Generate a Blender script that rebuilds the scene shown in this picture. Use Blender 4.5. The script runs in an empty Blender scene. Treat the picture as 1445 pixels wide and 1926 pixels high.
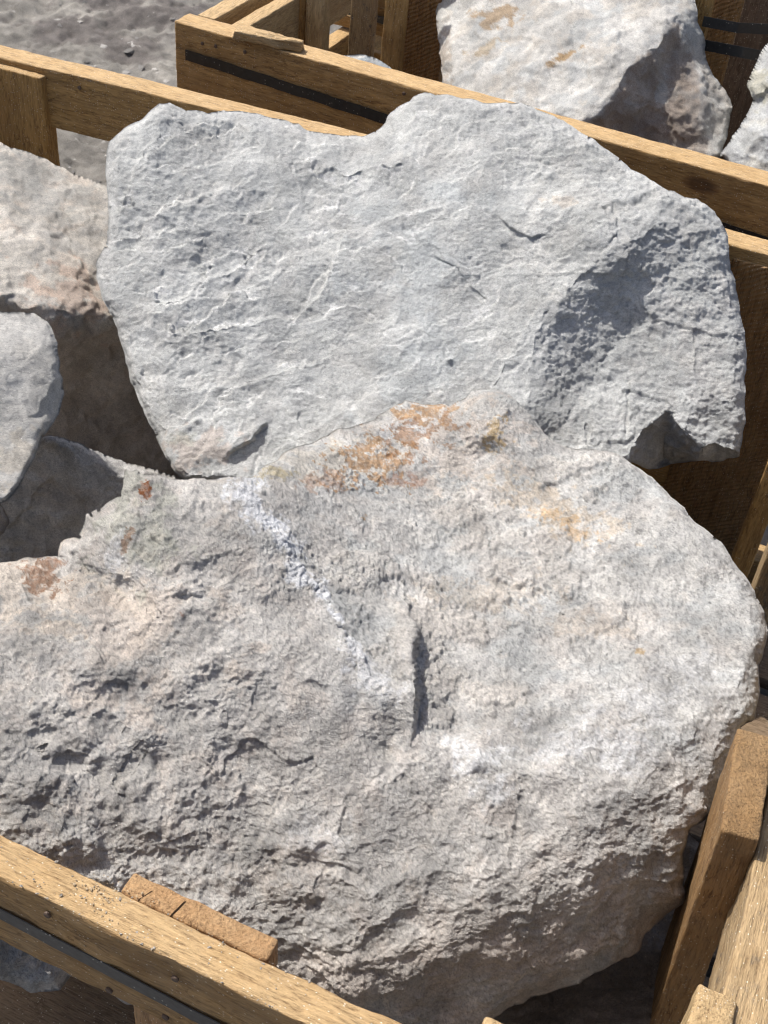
import bpy, math, random
import numpy as np
from mathutils import Vector, Matrix

random.seed(7)
R = math.radians
scene = bpy.context.scene
COL = scene.collection

# ------------------------------------------------------------------ camera
CAM = np.array([0.0, 0.0, 1.5])
FPX, CX, CY = 2350.0, 722.5, 963.0
PITCH, ROLL = R(41.5), R(6.3)
Fw = np.array([0, math.cos(PITCH), -math.sin(PITCH)])
R0 = np.array([1.0, 0, 0])
U0 = np.array([0, math.sin(PITCH), math.cos(PITCH)])
Rt = math.cos(ROLL) * R0 + math.sin(ROLL) * U0
Up = -math.sin(ROLL) * R0 + math.cos(ROLL) * U0
cam_data = bpy.data.cameras.new('camera')
cam = bpy.data.objects.new('camera', cam_data)
COL.objects.link(cam)
cam_data.sensor_fit = 'VERTICAL'
cam_data.sensor_height = 24.0
cam_data.lens = 24.0 * FPX / 1926.0
cam_data.clip_start = 0.05
cam_data.clip_end = 400.0
cam.matrix_world = Matrix(((Rt[0], Up[0], -Fw[0], CAM[0]), (Rt[1], Up[1], -Fw[1], CAM[1]),
                           (Rt[2], Up[2], -Fw[2], CAM[2]), (0, 0, 0, 1)))
cam_data.dof.use_dof = True
cam_data.dof.focus_distance = 1.2
cam_data.dof.aperture_fstop = 16.0
scene.camera = cam

# ------------------------------------------------------------------ light
SUN = np.array([-0.45, 0.30, 0.84])
SUN = SUN / np.linalg.norm(SUN)
world = bpy.data.worlds.new('World')
scene.world = world
world.use_nodes = True
wn = world.node_tree
bg = wn.nodes['Background']
sky = wn.nodes.new('ShaderNodeTexSky')
sky.sky_type = 'NISHITA'
sky.sun_disc = False
sky.sun_elevation = math.asin(SUN[2])
sky.sun_rotation = math.atan2(SUN[0], SUN[1])
sky.dust_density = 4.0
sky.air_density = 0.8
wn.links.new(sky.outputs[0], bg.inputs[0])
bg.inputs[1].default_value = 0.125
sd = bpy.data.lights.new('sun', 'SUN')
sd.energy = 4.6
sd.angle = R(0.5)
sd.color = (1.0, 0.965, 0.915)
so = bpy.data.objects.new('sun', sd)
COL.objects.link(so)
so.rotation_euler = Vector(-SUN).to_track_quat('-Z', 'Y').to_euler()
so.location = Vector(SUN * 8)
scene.view_settings.view_transform = 'Standard'
scene.view_settings.look = 'None'
scene.view_settings.exposure = 0.14
scene.view_settings.gamma = 1.0
scene.render.engine = 'CYCLES'
scene.cycles.use_denoising = True
scene.cycles.filter_width = 1.1

# ------------------------------------------------------------------ helpers
def ray(x, y):
    X = (np.asarray(x, float) - CX) / FPX
    Y = (CY - np.asarray(y, float)) / FPX
    d = Fw + X[..., None] * Rt + Y[..., None] * Up
    return d / np.linalg.norm(d, axis=-1, keepdims=True)

def zr(x, y, z):
    """range from the camera to the level z along the sight line of a photo point"""
    return float((z - CAM[2]) / ray(x, y)[2])

def onz(x, y, z):
    return CAM + ray(x, y) * zr(x, y, z)

_rng = np.random.RandomState(3)
_perm = np.concatenate([_rng.permutation(256)] * 3)
_g = _rng.normal(size=(256, 3))
_g /= np.linalg.norm(_g, axis=1, keepdims=True)
_g = _g.astype(np.float32)

def perlin(P):
    P = np.asarray(P, np.float32)
    sh = P.shape[:-1]
    P = P.reshape(-1, 3)
    i = np.floor(P).astype(np.int32)
    f = P - i
    i &= 255
    u = f * f * f * (f * (f * 6 - 15) + 10)
    out = 0
    for dx in (0, 1):
        wx = u[:, 0] if dx else 1 - u[:, 0]
        a = _perm[i[:, 0] + dx]
        for dy in (0, 1):
            wy = u[:, 1] if dy else 1 - u[:, 1]
            b = _perm[a + i[:, 1] + dy]
            for dz in (0, 1):
                wz = u[:, 2] if dz else 1 - u[:, 2]
                g = _g[_perm[b + i[:, 2] + dz]]
                out = out + wx * wy * wz * (g[:, 0] * (f[:, 0] - dx) + g[:, 1] * (f[:, 1] - dy) + g[:, 2] * (f[:, 2] - dz))
    return (out * 1.5).reshape(sh)

def fbm(P, wl, octs, gain=0.5, seed=0.0):
    P = np.asarray(P, np.float32) / wl + seed * 17.31
    o, a = 0, 1.0
    for k in range(octs):
        o = o + a * perlin(P * (2.03 ** k) + k * 5.7)
        a *= gain
    return o

def ridged(P, wl, octs, gain=0.5, seed=0.0):
    P = np.asarray(P, np.float32) / wl + seed * 11.7
    o, a = 0, 1.0
    for k in range(octs):
        o = o + a * (0.5 - np.abs(perlin(P * (2.1 ** k) + k * 3.3)))
        a *= gain
    return o

def worley(P, wl, seed=0):
    """distance to nearest scattered point and that point's random value"""
    P = np.asarray(P, np.float32) / wl + seed * 7.13
    sh = P.shape[:-1]
    P = P.reshape(-1, 3)
    i = np.floor(P).astype(np.int32)
    f = P - i
    best = np.full(len(P), 9.0, np.float32)
    best2 = np.full(len(P), 9.0, np.float32)
    val = np.zeros(len(P), np.float32)
    for dx in (-1, 0, 1):
        for dy in (-1, 0, 1):
            for dz in (-1, 0, 1):
                h = _perm[_perm[_perm[(i[:, 0] + dx) & 255] + ((i[:, 1] + dy) & 255)] + ((i[:, 2] + dz) & 255)]
                q = _g[h] * 0.42 + 0.5
                d = (q[:, 0] + dx - f[:, 0]) ** 2 + (q[:, 1] + dy - f[:, 1]) ** 2 + (q[:, 2] + dz - f[:, 2]) ** 2
                m = d < best
                best2 = np.where(m, best, np.minimum(best2, d))
                val = np.where(m, h / 255.0, val)
                best = np.where(m, d, best)
    return np.sqrt(best).reshape(sh), np.sqrt(best2).reshape(sh), val.reshape(sh)

def chips(P, wl, seed, warp=0.25, st=(1, 1, 1)):
    """shell-shaped break scars: hollow inside, crisp arrises between"""
    Q = np.asarray(P, np.float32) * np.array(st, np.float32)
    Q = Q + warp * wl * np.stack([fbm(Q + 3, wl * 0.8, 3, 0.6, seed), fbm(Q + 9, wl * 0.8, 3, 0.6, seed), fbm(Q + 15, wl * 0.8, 3, 0.6, seed)], -1)
    a, b, v = worley(Q, wl, seed)
    return a * a - 0.35 + 0.35 * (v - 0.5)

def sstep(a, b, x):
    t = np.clip((x - a) / (b - a), 0, 1)
    return t * t * (3 - 2 * t)

def seg_dist(X, Y, poly, closed):
    """distance, signed side, position along and nearest point on a polyline"""
    pts = np.asarray(poly, float)
    n = len(pts)
    best = np.full(X.shape, 1e18)
    side = np.zeros(X.shape)
    al = np.zeros(X.shape)
    nx = np.zeros(X.shape)
    ny = np.zeros(X.shape)
    L = 0.0
    tot = sum(np.hypot(*(pts[(k + 1) % n] - pts[k])) for k in range(n if closed else n - 1))
    for k in range(n if closed else n - 1):
        a, b = pts[k], pts[(k + 1) % n]
        e = b - a
        le = math.hypot(*e) + 1e-9
        t = np.clip(((X - a[0]) * e[0] + (Y - a[1]) * e[1]) / le ** 2, 0, 1)
        qx, qy = a[0] + t * e[0], a[1] + t * e[1]
        d = (X - qx) ** 2 + (Y - qy) ** 2
        m = d < best
        best = np.where(m, d, best)
        side = np.where(m, e[0] * (Y - a[1]) - e[1] * (X - a[0]), side)
        al = np.where(m, (L + t * le) / tot, al)
        nx = np.where(m, qx, nx)
        ny = np.where(m, qy, ny)
        L += le
    return np.sqrt(best), np.sign(side), al, nx, ny

def inside(X, Y, poly):
    pts = np.asarray(poly, float)
    n = len(pts)
    c = np.zeros(X.shape, bool)
    j = n - 1
    for i in range(n):
        xi, yi = pts[i]
        xj, yj = pts[j]
        m = ((yi > Y) != (yj > Y)) & (X < (xj - xi) * (Y - yi) / (yj - yi + 1e-12) + xi)
        c ^= m
        j = i
    return c

def densify(poly, step, jit, seed, closed=True):
    pts = np.asarray(poly, float)
    n = len(pts)
    out = []
    for k in range(n if closed else n - 1):
        a, b = pts[k], pts[(k + 1) % n]
        m = max(1, int(math.hypot(*(b - a)) / step))
        for q in range(m):
            out.append(a + (b - a) * q / m)
    if not closed:
        out.append(pts[-1])
    out = np.array(out)
    p3 = np.column_stack([out, np.full(len(out), seed * 9.1)])
    o1 = fbm(p3, 40.0, 4, 0.58, seed)
    o2 = fbm(p3 + 300, 40.0, 4, 0.58, seed)
    return out + np.column_stack([o1, o2]) * jit

def mesh_obj(name, V, Fc, mat, parent=None, smooth=True, col=None, extra=None, loc=None):
    V = np.asarray(V, np.float32)
    me = bpy.data.meshes.new(name)
    if isinstance(Fc, np.ndarray):
        nf, k = Fc.shape
        me.vertices.add(len(V))
        me.vertices.foreach_set('co', V.ravel())
        me.loops.add(nf * k)
        me.loops.foreach_set('vertex_index', Fc.astype(np.int32).ravel())
        me.polygons.add(nf)
        me.polygons.foreach_set('loop_start', np.arange(0, nf * k, k, dtype=np.int32))
        me.polygons.foreach_set('loop_total', np.full(nf, k, np.int32))
        me.update(calc_edges=True)
    else:
        me.from_pydata([tuple(map(float, v)) for v in V], [], [tuple(map(int, f)) for f in Fc])
        me.update()
    if smooth:
        me.polygons.foreach_set('use_smooth', np.ones(len(me.polygons), bool))
    if col is not None:
        at = me.color_attributes.new('Col', 'FLOAT_COLOR', 'POINT')
        c4 = np.ones((len(V), 4), np.float32)
        c4[:, :3] = col
        at.data.foreach_set('color', c4.ravel())
    me.validate()
    me.materials.append(mat)
    o = bpy.data.objects.new(name, me)
    COL.objects.link(o)
    if parent is not None:
        o.parent = parent
    return o

def tag(o, label=None, cat=None, group=None, kind=None):
    if label:
        o['label'] = label
    if cat:
        o['category'] = cat
    if group:
        o['group'] = group
    if kind:
        o['kind'] = kind
    return o

def empty(name, loc, label, cat, group=None):
    o = bpy.data.objects.new(name, None)
    COL.objects.link(o)
    o.location = loc
    bpy.context.view_layer.update()
    return tag(o, label, cat, group)

# ------------------------------------------------------------------ materials
def nd(nt, t, **kw):
    n = nt.nodes.new(t)
    for k, v in kw.items():
        if k.startswith('i_'):
            n.inputs[k[2:].replace('_', ' ')].default_value = v
        else:
            setattr(n, k, v)
    return n

def ramp(nt, src, stops, interp='LINEAR'):
    r = nt.nodes.new('ShaderNodeValToRGB')
    r.color_ramp.interpolation = interp
    while len(r.color_ramp.elements) > len(stops):
        r.color_ramp.elements.remove(r.color_ramp.elements[-1])
    while len(r.color_ramp.elements) < len(stops):
        r.color_ramp.elements.new(0.5)
    for e, (p, c) in zip(r.color_ramp.elements, stops):
        e.position = p
        e.color = c if len(c) == 4 else (*c, 1)
    nt.links.new(src, r.inputs[0])
    return r.outputs[0]

def mix(nt, fac, a, b, mode='MIX'):
    m = nt.nodes.new('ShaderNodeMix')
    m.data_type = 'RGBA'
    m.blend_type = mode
    for s, v in ((m.inputs[0], fac), (m.inputs[6], a), (m.inputs[7], b)):
        if hasattr(v, 'is_linked') or hasattr(v, 'links'):
            nt.links.new(v, s)
        elif isinstance(v, (int, float)):
            s.default_value = v
        else:
            s.default_value = (*v, 1)
    return m.outputs[2]

def rock_material(name, bump=1.0, stretch=(1, 1, 1), rot=(0, 0, 0), fleck=0.35, glint=0.3, rough=0.78):
    m = bpy.data.materials.new(name)
    m.use_nodes = True
    nt = m.node_tree
    L = nt.links.new
    b = nt.nodes['Principled BSDF']
    geo = nd(nt, 'ShaderNodeNewGeometry')
    mp = nd(nt, 'ShaderNodeMapping')
    mp.inputs['Scale'].default_value = stretch
    m0 = nd(nt, 'ShaderNodeMapping')
    m0.inputs['Rotation'].default_value = rot
    L(geo.outputs['Position'], m0.inputs[0])
    L(m0.outputs[0], mp.inputs[0])
    at = nd(nt, 'ShaderNodeAttribute', attribute_name='Col')
    n1 = nd(nt, 'ShaderNodeTexNoise', i_Scale=760.0, i_Detail=4.0, i_Roughness=0.75)
    n2 = nd(nt, 'ShaderNodeTexNoise', i_Scale=1100.0, i_Detail=2.0, i_Roughness=0.6)
    n3 = nd(nt, 'ShaderNodeTexNoise', i_Scale=340.0, i_Detail=5.0, i_Roughness=0.65)
    for n in (n1, n2, n3):
        L(mp.outputs[0], n.inputs['Vector'])
    dark = ramp(nt, n1.outputs[0], [(0.28, (1 - fleck * 1.6,) * 3), (0.42, (1 - fleck * .30,) * 3), (0.48, (1.04,) * 3), (0.58, (1.09,) * 3), (0.72, (1.1 + fleck * .7,) * 3)])
    c = mix(nt, 1.0, at.outputs['Color'], dark, 'MULTIPLY')
    d2 = ramp(nt, n3.outputs[0], [(0.28, (0.72, 0.72, 0.73)), (0.5, (1, 1, 1)), (0.72, (1.18, 1.17, 1.15))])
    c = mix(nt, 1.0, c, d2, 'MULTIPLY')
    n4 = nd(nt, 'ShaderNodeTexNoise', i_Scale=48.0, i_Detail=4.0, i_Roughness=0.6)
    L(geo.outputs['Position'], n4.inputs['Vector'])
    d4 = ramp(nt, n4.outputs[0], [(0.3, (0.88, 0.88, 0.885)), (0.5, (1, 1, 1)), (0.7, (1.12, 1.115, 1.10))])
    c = mix(nt, 1.0, c, d4, 'MULTIPLY')
    vo = nd(nt, 'ShaderNodeTexVoronoi', i_Scale=520.0)
    L(mp.outputs[0], vo.inputs['Vector'])
    gl = ramp(nt, vo.outputs['Distance'], [(0.10, (1, 1, 1)), (0.22, (0, 0, 0))])
    sp = nd(nt, 'ShaderNodeSeparateColor')
    L(vo.outputs['Color'], sp.inputs[0])
    pick = ramp(nt, sp.outputs[0], [(0.93, (0, 0, 0)), (0.94, (1, 1, 1))])
    glm = mix(nt, 1.0, gl, pick, 'MULTIPLY')
    c = mix(nt, glm, c, (0.95, 0.95, 0.93))  # pale specks painted into the colour as mica glints
    L(c, b.inputs['Base Color'])
    b.inputs['Roughness'].default_value = rough
    rr = ramp(nt, glm, [(0, (rough,) * 3), (1, (0.25,) * 3)])
    L(rr, b.inputs['Roughness'])
    b.inputs['Specular IOR Level'].default_value = glint
    # small relief
    ad = nd(nt, 'ShaderNodeMath', operation='MULTIPLY_ADD')
    L(n1.outputs[0], ad.inputs[0])
    ad.inputs[1].default_value = 0.9
    L(n2.outputs[0], ad.inputs[2])
    n2.inputs['Detail'].default_value = 3.0
    ad2 = nd(nt, 'ShaderNodeMath', operation='MULTIPLY_ADD')
    L(n3.outputs[0], ad2.inputs[0])
    ad2.inputs[1].default_value = 1.1
    L(ad.outputs[0], ad2.inputs[2])
    bp = nd(nt, 'ShaderNodeBump')
    bp.inputs['Strength'].default_value = 1.0
    va = nd(nt, 'ShaderNodeTexNoise', i_Scale=16.0, i_Detail=4.0, i_Roughness=0.6)
    L(geo.outputs['Position'], va.inputs['Vector'])
    vr = nd(nt, 'ShaderNodeMapRange')
    L(va.outputs[0], vr.inputs['Value'])
    vr.inputs['From Min'].default_value = 0.38
    vr.inputs['From Max'].default_value = 0.66
    vr.inputs['To Min'].default_value = 0.0013 * bump
    vr.inputs['To Max'].default_value = 0.0034 * bump
    L(vr.outputs[0], bp.inputs['Distance'])
    L(ad2.outputs[0], bp.inputs['Height'])
    L(bp.outputs[0], b.inputs['Normal'])
    return m

def wood_material(name, base, dark, dust=0.3, bump=1.0, saw=0.0, mould=0.0, grey=0.0, seed=0.0, topdust=0.75):
    m = bpy.data.materials.new(name)
    m.use_nodes = True
    nt = m.node_tree
    L = nt.links.new
    b = nt.nodes['Principled BSDF']
    tc = nd(nt, 'ShaderNodeTexCoord')
    mp = nd(nt, 'ShaderNodeMapping')
    mp.inputs['Location'].default_value = (seed * 3.1, seed * 1.7, seed * 2.3)
    L(tc.outputs['Object'], mp.inputs[0])
    st = nd(nt, 'ShaderNodeMapping')
    st.inputs['Scale'].default_value = (0.06, 1, 1)
    L(mp.outputs[0], st.inputs[0])
    big = nd(nt, 'ShaderNodeTexNoise', i_Scale=45.0, i_Detail=5.0, i_Roughness=0.6, i_Distortion=0.8)
    L(st.outputs[0], big.inputs['Vector'])
    fine = nd(nt, 'ShaderNodeTexNoise', i_Scale=420.0, i_Detail=4.0, i_Roughness=0.7)
    st2 = nd(nt, 'ShaderNodeMapping')
    st2.inputs['Scale'].default_value = (0.12, 1, 1)
    L(mp.outputs[0], st2.inputs[0])
    L(st2.outputs[0], fine.inputs['Vector'])
    blot = nd(nt, 'ShaderNodeTexNoise', i_Scale=14.0, i_Detail=6.0, i_Roughness=0.65)
    L(mp.outputs[0], blot.inputs['Vector'])
    g = ramp(nt, big.outputs[0], [(0.25, dark), (0.5, base), (0.75, tuple(min(1, x * 1.18) for x in base))])
    f = ramp(nt, fine.outputs[0], [(0.30, (0.38, 0.33, 0.28)), (0.46, (0.93, 0.92, 0.9)), (0.55, (1.05, 1.05, 1.05)), (0.72, (1.35, 1.33, 1.3))])
    c = mix(nt, 0.9, g, f, 'MULTIPLY')
    bl = ramp(nt, blot.outputs[0], [(0.3, (0.72, 0.66, 0.6)), (0.5, (1, 1, 1)), (0.72, (1.15, 1.13, 1.1))])
    c = mix(nt, 0.8, c, bl, 'MULTIPLY')
    ck = nd(nt, 'ShaderNodeTexNoise', i_Scale=60.0, i_Detail=4.0, i_Roughness=0.65, i_Distortion=0.6)
    ckm = nd(nt, 'ShaderNodeMapping')
    ckm.inputs['Scale'].default_value = (0.22, 1, 1)
    ckm.inputs['Rotation'].default_value = (0, 0, 0.12)
    L(mp.outputs[0], ckm.inputs[0])
    L(ckm.outputs[0], ck.inputs['Vector'])
    cr = ramp(nt, ck.outputs[0], [(0.475, (1, 1, 1)), (0.495, (0.42, 0.36, 0.3)), (0.505, (0.42, 0.36, 0.3)), (0.525, (1, 1, 1))])
    ckp = ramp(nt, blot.outputs[0], [(0.42, (0.1, 0.1, 0.1)), (0.6, (0.9, 0.9, 0.9))])
    c = mix(nt, ckp, c, mix(nt, 1.0, c, cr, 'MULTIPLY'))
    kn = nd(nt, 'ShaderNodeTexVoronoi', i_Scale=7.0)
    km = nd(nt, 'ShaderNodeMapping')
    km.inputs['Scale'].default_value = (0.45, 1, 1)
    L(mp.outputs[0], km.inputs[0])
    L(km.outputs[0], kn.inputs['Vector'])
    kd = ramp(nt, kn.outputs['Distance'], [(0.05, (0.30, 0.24, 0.2)), (0.085, (0.62, 0.55, 0.5)), (0.11, (1, 1, 1))])
    c = mix(nt, 1.0, c, kd, 'MULTIPLY')
    if mould:
        mo = nd(nt, 'ShaderNodeTexNoise', i_Scale=75.0, i_Detail=5.0, i_Roughness=0.7)
        L(mp.outputs[0], mo.inputs['Vector'])
        mm = ramp(nt, mo.outputs[0], [(0.56, (0, 0, 0)), (0.66, (mould,) * 3)])
        c = mix(nt, mm, c, (0.10, 0.085, 0.07))
    # stone dust and chips lying in the grain
    du = nd(nt, 'ShaderNodeTexNoise', i_Scale=24.0, i_Detail=8.0, i_Roughness=0.75)
    L(mp.outputs[0], du.inputs['Vector'])
    dm = ramp(nt, du.outputs[0], [(0.42, (0, 0, 0)), (0.72, (dust,) * 3)])
    c = mix(nt, dm, c, (0.46, 0.36, 0.24))
    gn = nd(nt, 'ShaderNodeNewGeometry')
    sx = nd(nt, 'ShaderNodeSeparateXYZ')
    L(gn.outputs['Normal'], sx.inputs[0])
    dt = ramp(nt, du.outputs[0], [(0.25, (topdust * .45,) * 3), (0.6, (topdust,) * 3)])
    dz = ramp(nt, sx.outputs['Z'], [(0.5, (0, 0, 0)), (0.85, (1, 1, 1))])
    c = mix(nt, mix(nt, 1.0, dt, dz, 'MULTIPLY'), c, mix(nt, 1.0, f, (0.60, 0.42, 0.22), 'MULTIPLY'))
    vo = nd(nt, 'ShaderNodeTexVoronoi', i_Scale=460.0)
    st3 = nd(nt, 'ShaderNodeMapping')
    st3.inputs['Scale'].default_value = (0.6, 1, 1)
    L(mp.outputs[0], st3.inputs[0])
    L(st3.outputs[0], vo.inputs['Vector'])
    sp = nd(nt, 'ShaderNodeSeparateColor')
    L(vo.outputs['Color'], sp.inputs[0])
    pick = ramp(nt, sp.outputs[0], [(0.74, (0, 0, 0)), (0.76, (1, 1, 1))])
    gl = ramp(nt, vo.outputs['Distance'], [(0.12, (1, 1, 1)), (0.26, (0, 0, 0))])
    glm = mix(nt, 1.0, gl, pick, 'MULTIPLY')
    c = mix(nt, mix(nt, 1.0, glm, (0.85, 0.85, 0.85), 'MULTIPLY'), c, (0.85, 0.78, 0.62))  # bright specks painted into the colour as glitter of dust grains
    L(c, b.inputs['Base Color'])
    b.inputs['Roughness'].default_value = 0.62
    b.inputs['Specular IOR Level'].default_value = 0.35
    h = nd(nt, 'ShaderNodeMath', operation='MULTIPLY_ADD')
    L(fine.outputs[0], h.inputs[0])
    h.inputs[1].default_value = 1.0
    L(big.outputs[0], h.inputs[2])
    src = h.outputs[0]
    if saw:
        wv = nd(nt, 'ShaderNodeTexWave', i_Scale=60.0, i_Distortion=3.0, i_Detail=2.0)
        rm = nd(nt, 'ShaderNodeMapping')
        rm.inputs['Rotation'].default_value = (0.5, 0.6, 0.75)
        L(mp.outputs[0], rm.inputs[0])
        L(rm.outputs[0], wv.inputs['Vector'])
        h2 = nd(nt, 'ShaderNodeMath', operation='MULTIPLY_ADD')
        L(wv.outputs['Fac'], h2.inputs[0])
        h2.inputs[1].default_value = saw
        L(src, h2.inputs[2])
        src = h2.outputs[0]
    bp = nd(nt, 'ShaderNodeBump')
    bp.inputs['Strength'].default_value = 0.9
    bp.inputs['Distance'].default_value = 0.0034 * bump
    L(src, bp.inputs['Height'])
    L(bp.outputs[0], b.inputs['Normal'])
    return m

def plain_material(name, col, rough=0.6, spec=0.5, bump=0.0, bscale=200.0, speck=0.0):
    m = bpy.data.materials.new(name)
    m.use_nodes = True
    nt = m.node_tree
    L = nt.links.new
    b = nt.nodes['Principled BSDF']
    tc = nd(nt, 'ShaderNodeTexCoord')
    n = nd(nt, 'ShaderNodeTexNoise', i_Scale=bscale, i_Detail=5.0)
    L(tc.outputs['Object'], n.inputs['Vector'])
    c = ramp(nt, n.outputs[0], [(0.3, tuple(x * .7 for x in col)), (0.7, tuple(x * 1.25 for x in col))])
    if speck:
        vo = nd(nt, 'ShaderNodeTexVoronoi', i_Scale=300.0)
        L(tc.outputs['Object'], vo.inputs['Vector'])
        sp = nd(nt, 'ShaderNodeSeparateColor')
        L(vo.outputs['Color'], sp.inputs[0])
        pick = ramp(nt, sp.outputs[0], [(0.9, (0, 0, 0)), (0.92, (speck,) * 3)])
        gl = ramp(nt, vo.outputs['Distance'], [(0.15, (1, 1, 1)), (0.3, (0, 0, 0))])
        c = mix(nt, mix(nt, 1.0, gl, pick, 'MULTIPLY'), c, (0.7, 0.68, 0.6))
    L(c, b.inputs['Base Color'])
    b.inputs['Roughness'].default_value = rough
    b.inputs['Specular IOR Level'].default_value = spec
    if bump:
        bp = nd(nt, 'ShaderNodeBump')
        bp.inputs['Distance'].default_value = bump
        L(n.outputs[0], bp.inputs['Height'])
        L(bp.outputs[0], b.inputs['Normal'])
    return m

# ------------------------------------------------------------------ rocks
def rbf(ctrl):
    c = np.array([(x / 100.0, y / 100.0) for x, y, _ in ctrl])
    v = np.array([d for _, _, d in ctrl])
    n = len(c)
    r = np.hypot(c[:, None, 0] - c[None, :, 0], c[:, None, 1] - c[None, :, 1])
    K = np.where(r > 0, r * r * np.log(r + 1e-9), 0) + np.eye(n) * 0.25
    A = np.zeros((n + 3, n + 3))
    A[:n, :n] = K
    A[:n, n] = 1
    A[:n, n + 1:] = c
    A[n:, :n] = A[:n, n:].T
    w = np.linalg.solve(A, np.concatenate([v, np.zeros(3)]))
    def f(X, Y):
        X = X / 100.0
        Y = Y / 100.0
        o = w[n] + w[n + 1] * X + w[n + 2] * Y
        for k in range(n):
            r2 = (X - c[k, 0]) ** 2 + (Y - c[k, 1]) ** 2
            o = o + w[k] * 0.5 * r2 * np.log(r2 + 1e-12)
        return o
    return f

from mathutils.geometry import delaunay_2d_cdt

def faceted(X, Y, f, ctrl, x0, y0, x1, y1, spacing, jit, seed, warp, keep=True, P3=None):
    """flat planes between scattered corner points, like a broken face"""
    rs = np.random.RandomState(seed)
    pts = [(x, y) for x, y, _ in ctrl] if keep else []
    for _ in range(4000):
        q = (rs.uniform(x0, x1), rs.uniform(y0, y1))
        if all((q[0] - p[0]) ** 2 + (q[1] - p[1]) ** 2 > spacing ** 2 for p in pts):
            pts.append(q)
    pts += [(x0 - 200, y0 - 200), (x1 + 200, y0 - 200), (x1 + 200, y1 + 200), (x0 - 200, y1 + 200)]
    pa = np.array(pts)
    d = f(pa[:, 0], pa[:, 1]) + rs.normal(size=len(pa)) * jit
    _, _, tris, ov, _, _ = delaunay_2d_cdt([Vector(p) for p in pts], [], [], 0, 1e-4)
    w1 = fbm(P3 * 1.0, 70.0, 4, 0.6, seed) * warp
    w2 = fbm(P3 + 500, 70.0, 4, 0.6, seed) * warp
    Xw, Yw = X + w1, Y + w2
    out = f(X, Y)
    res = out.copy()
    for t in tris:
        a, b, c = pa[t[0]], pa[t[1]], pa[t[2]]
        lo = np.minimum(np.minimum(a, b), c) - 1
        hi = np.maximum(np.maximum(a, b), c) + 1
        i0 = max(0, np.searchsorted(X[0], lo[0] - warp * 2)); i1 = np.searchsorted(X[0], hi[0] + warp * 2)
        j0 = max(0, np.searchsorted(Y[:, 0], lo[1] - warp * 2)); j1 = np.searchsorted(Y[:, 0], hi[1] + warp * 2)
        if i1 <= i0 or j1 <= j0:
            continue
        xx, yy = Xw[j0:j1, i0:i1], Yw[j0:j1, i0:i1]
        det = (b[1] - c[1]) * (a[0] - c[0]) + (c[0] - b[0]) * (a[1] - c[1])
        if abs(det) < 1e-6:
            continue
        u = ((b[1] - c[1]) * (xx - c[0]) + (c[0] - b[0]) * (yy - c[1])) / det
        v = ((c[1] - a[1]) * (xx - c[0]) + (a[0] - c[0]) * (yy - c[1])) / det
        m = (u >= -1e-4) & (v >= -1e-4) & (u + v <= 1.0001)
        val = u * d[t[0]] + v * d[t[1]] + (1 - u - v) * d[t[2]]
        sub = res[j0:j1, i0:i1]
        sub[m] = val[m]
    # the warp itself must not shift the large form
    return res + (out - f(Xw, Yw))

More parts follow.
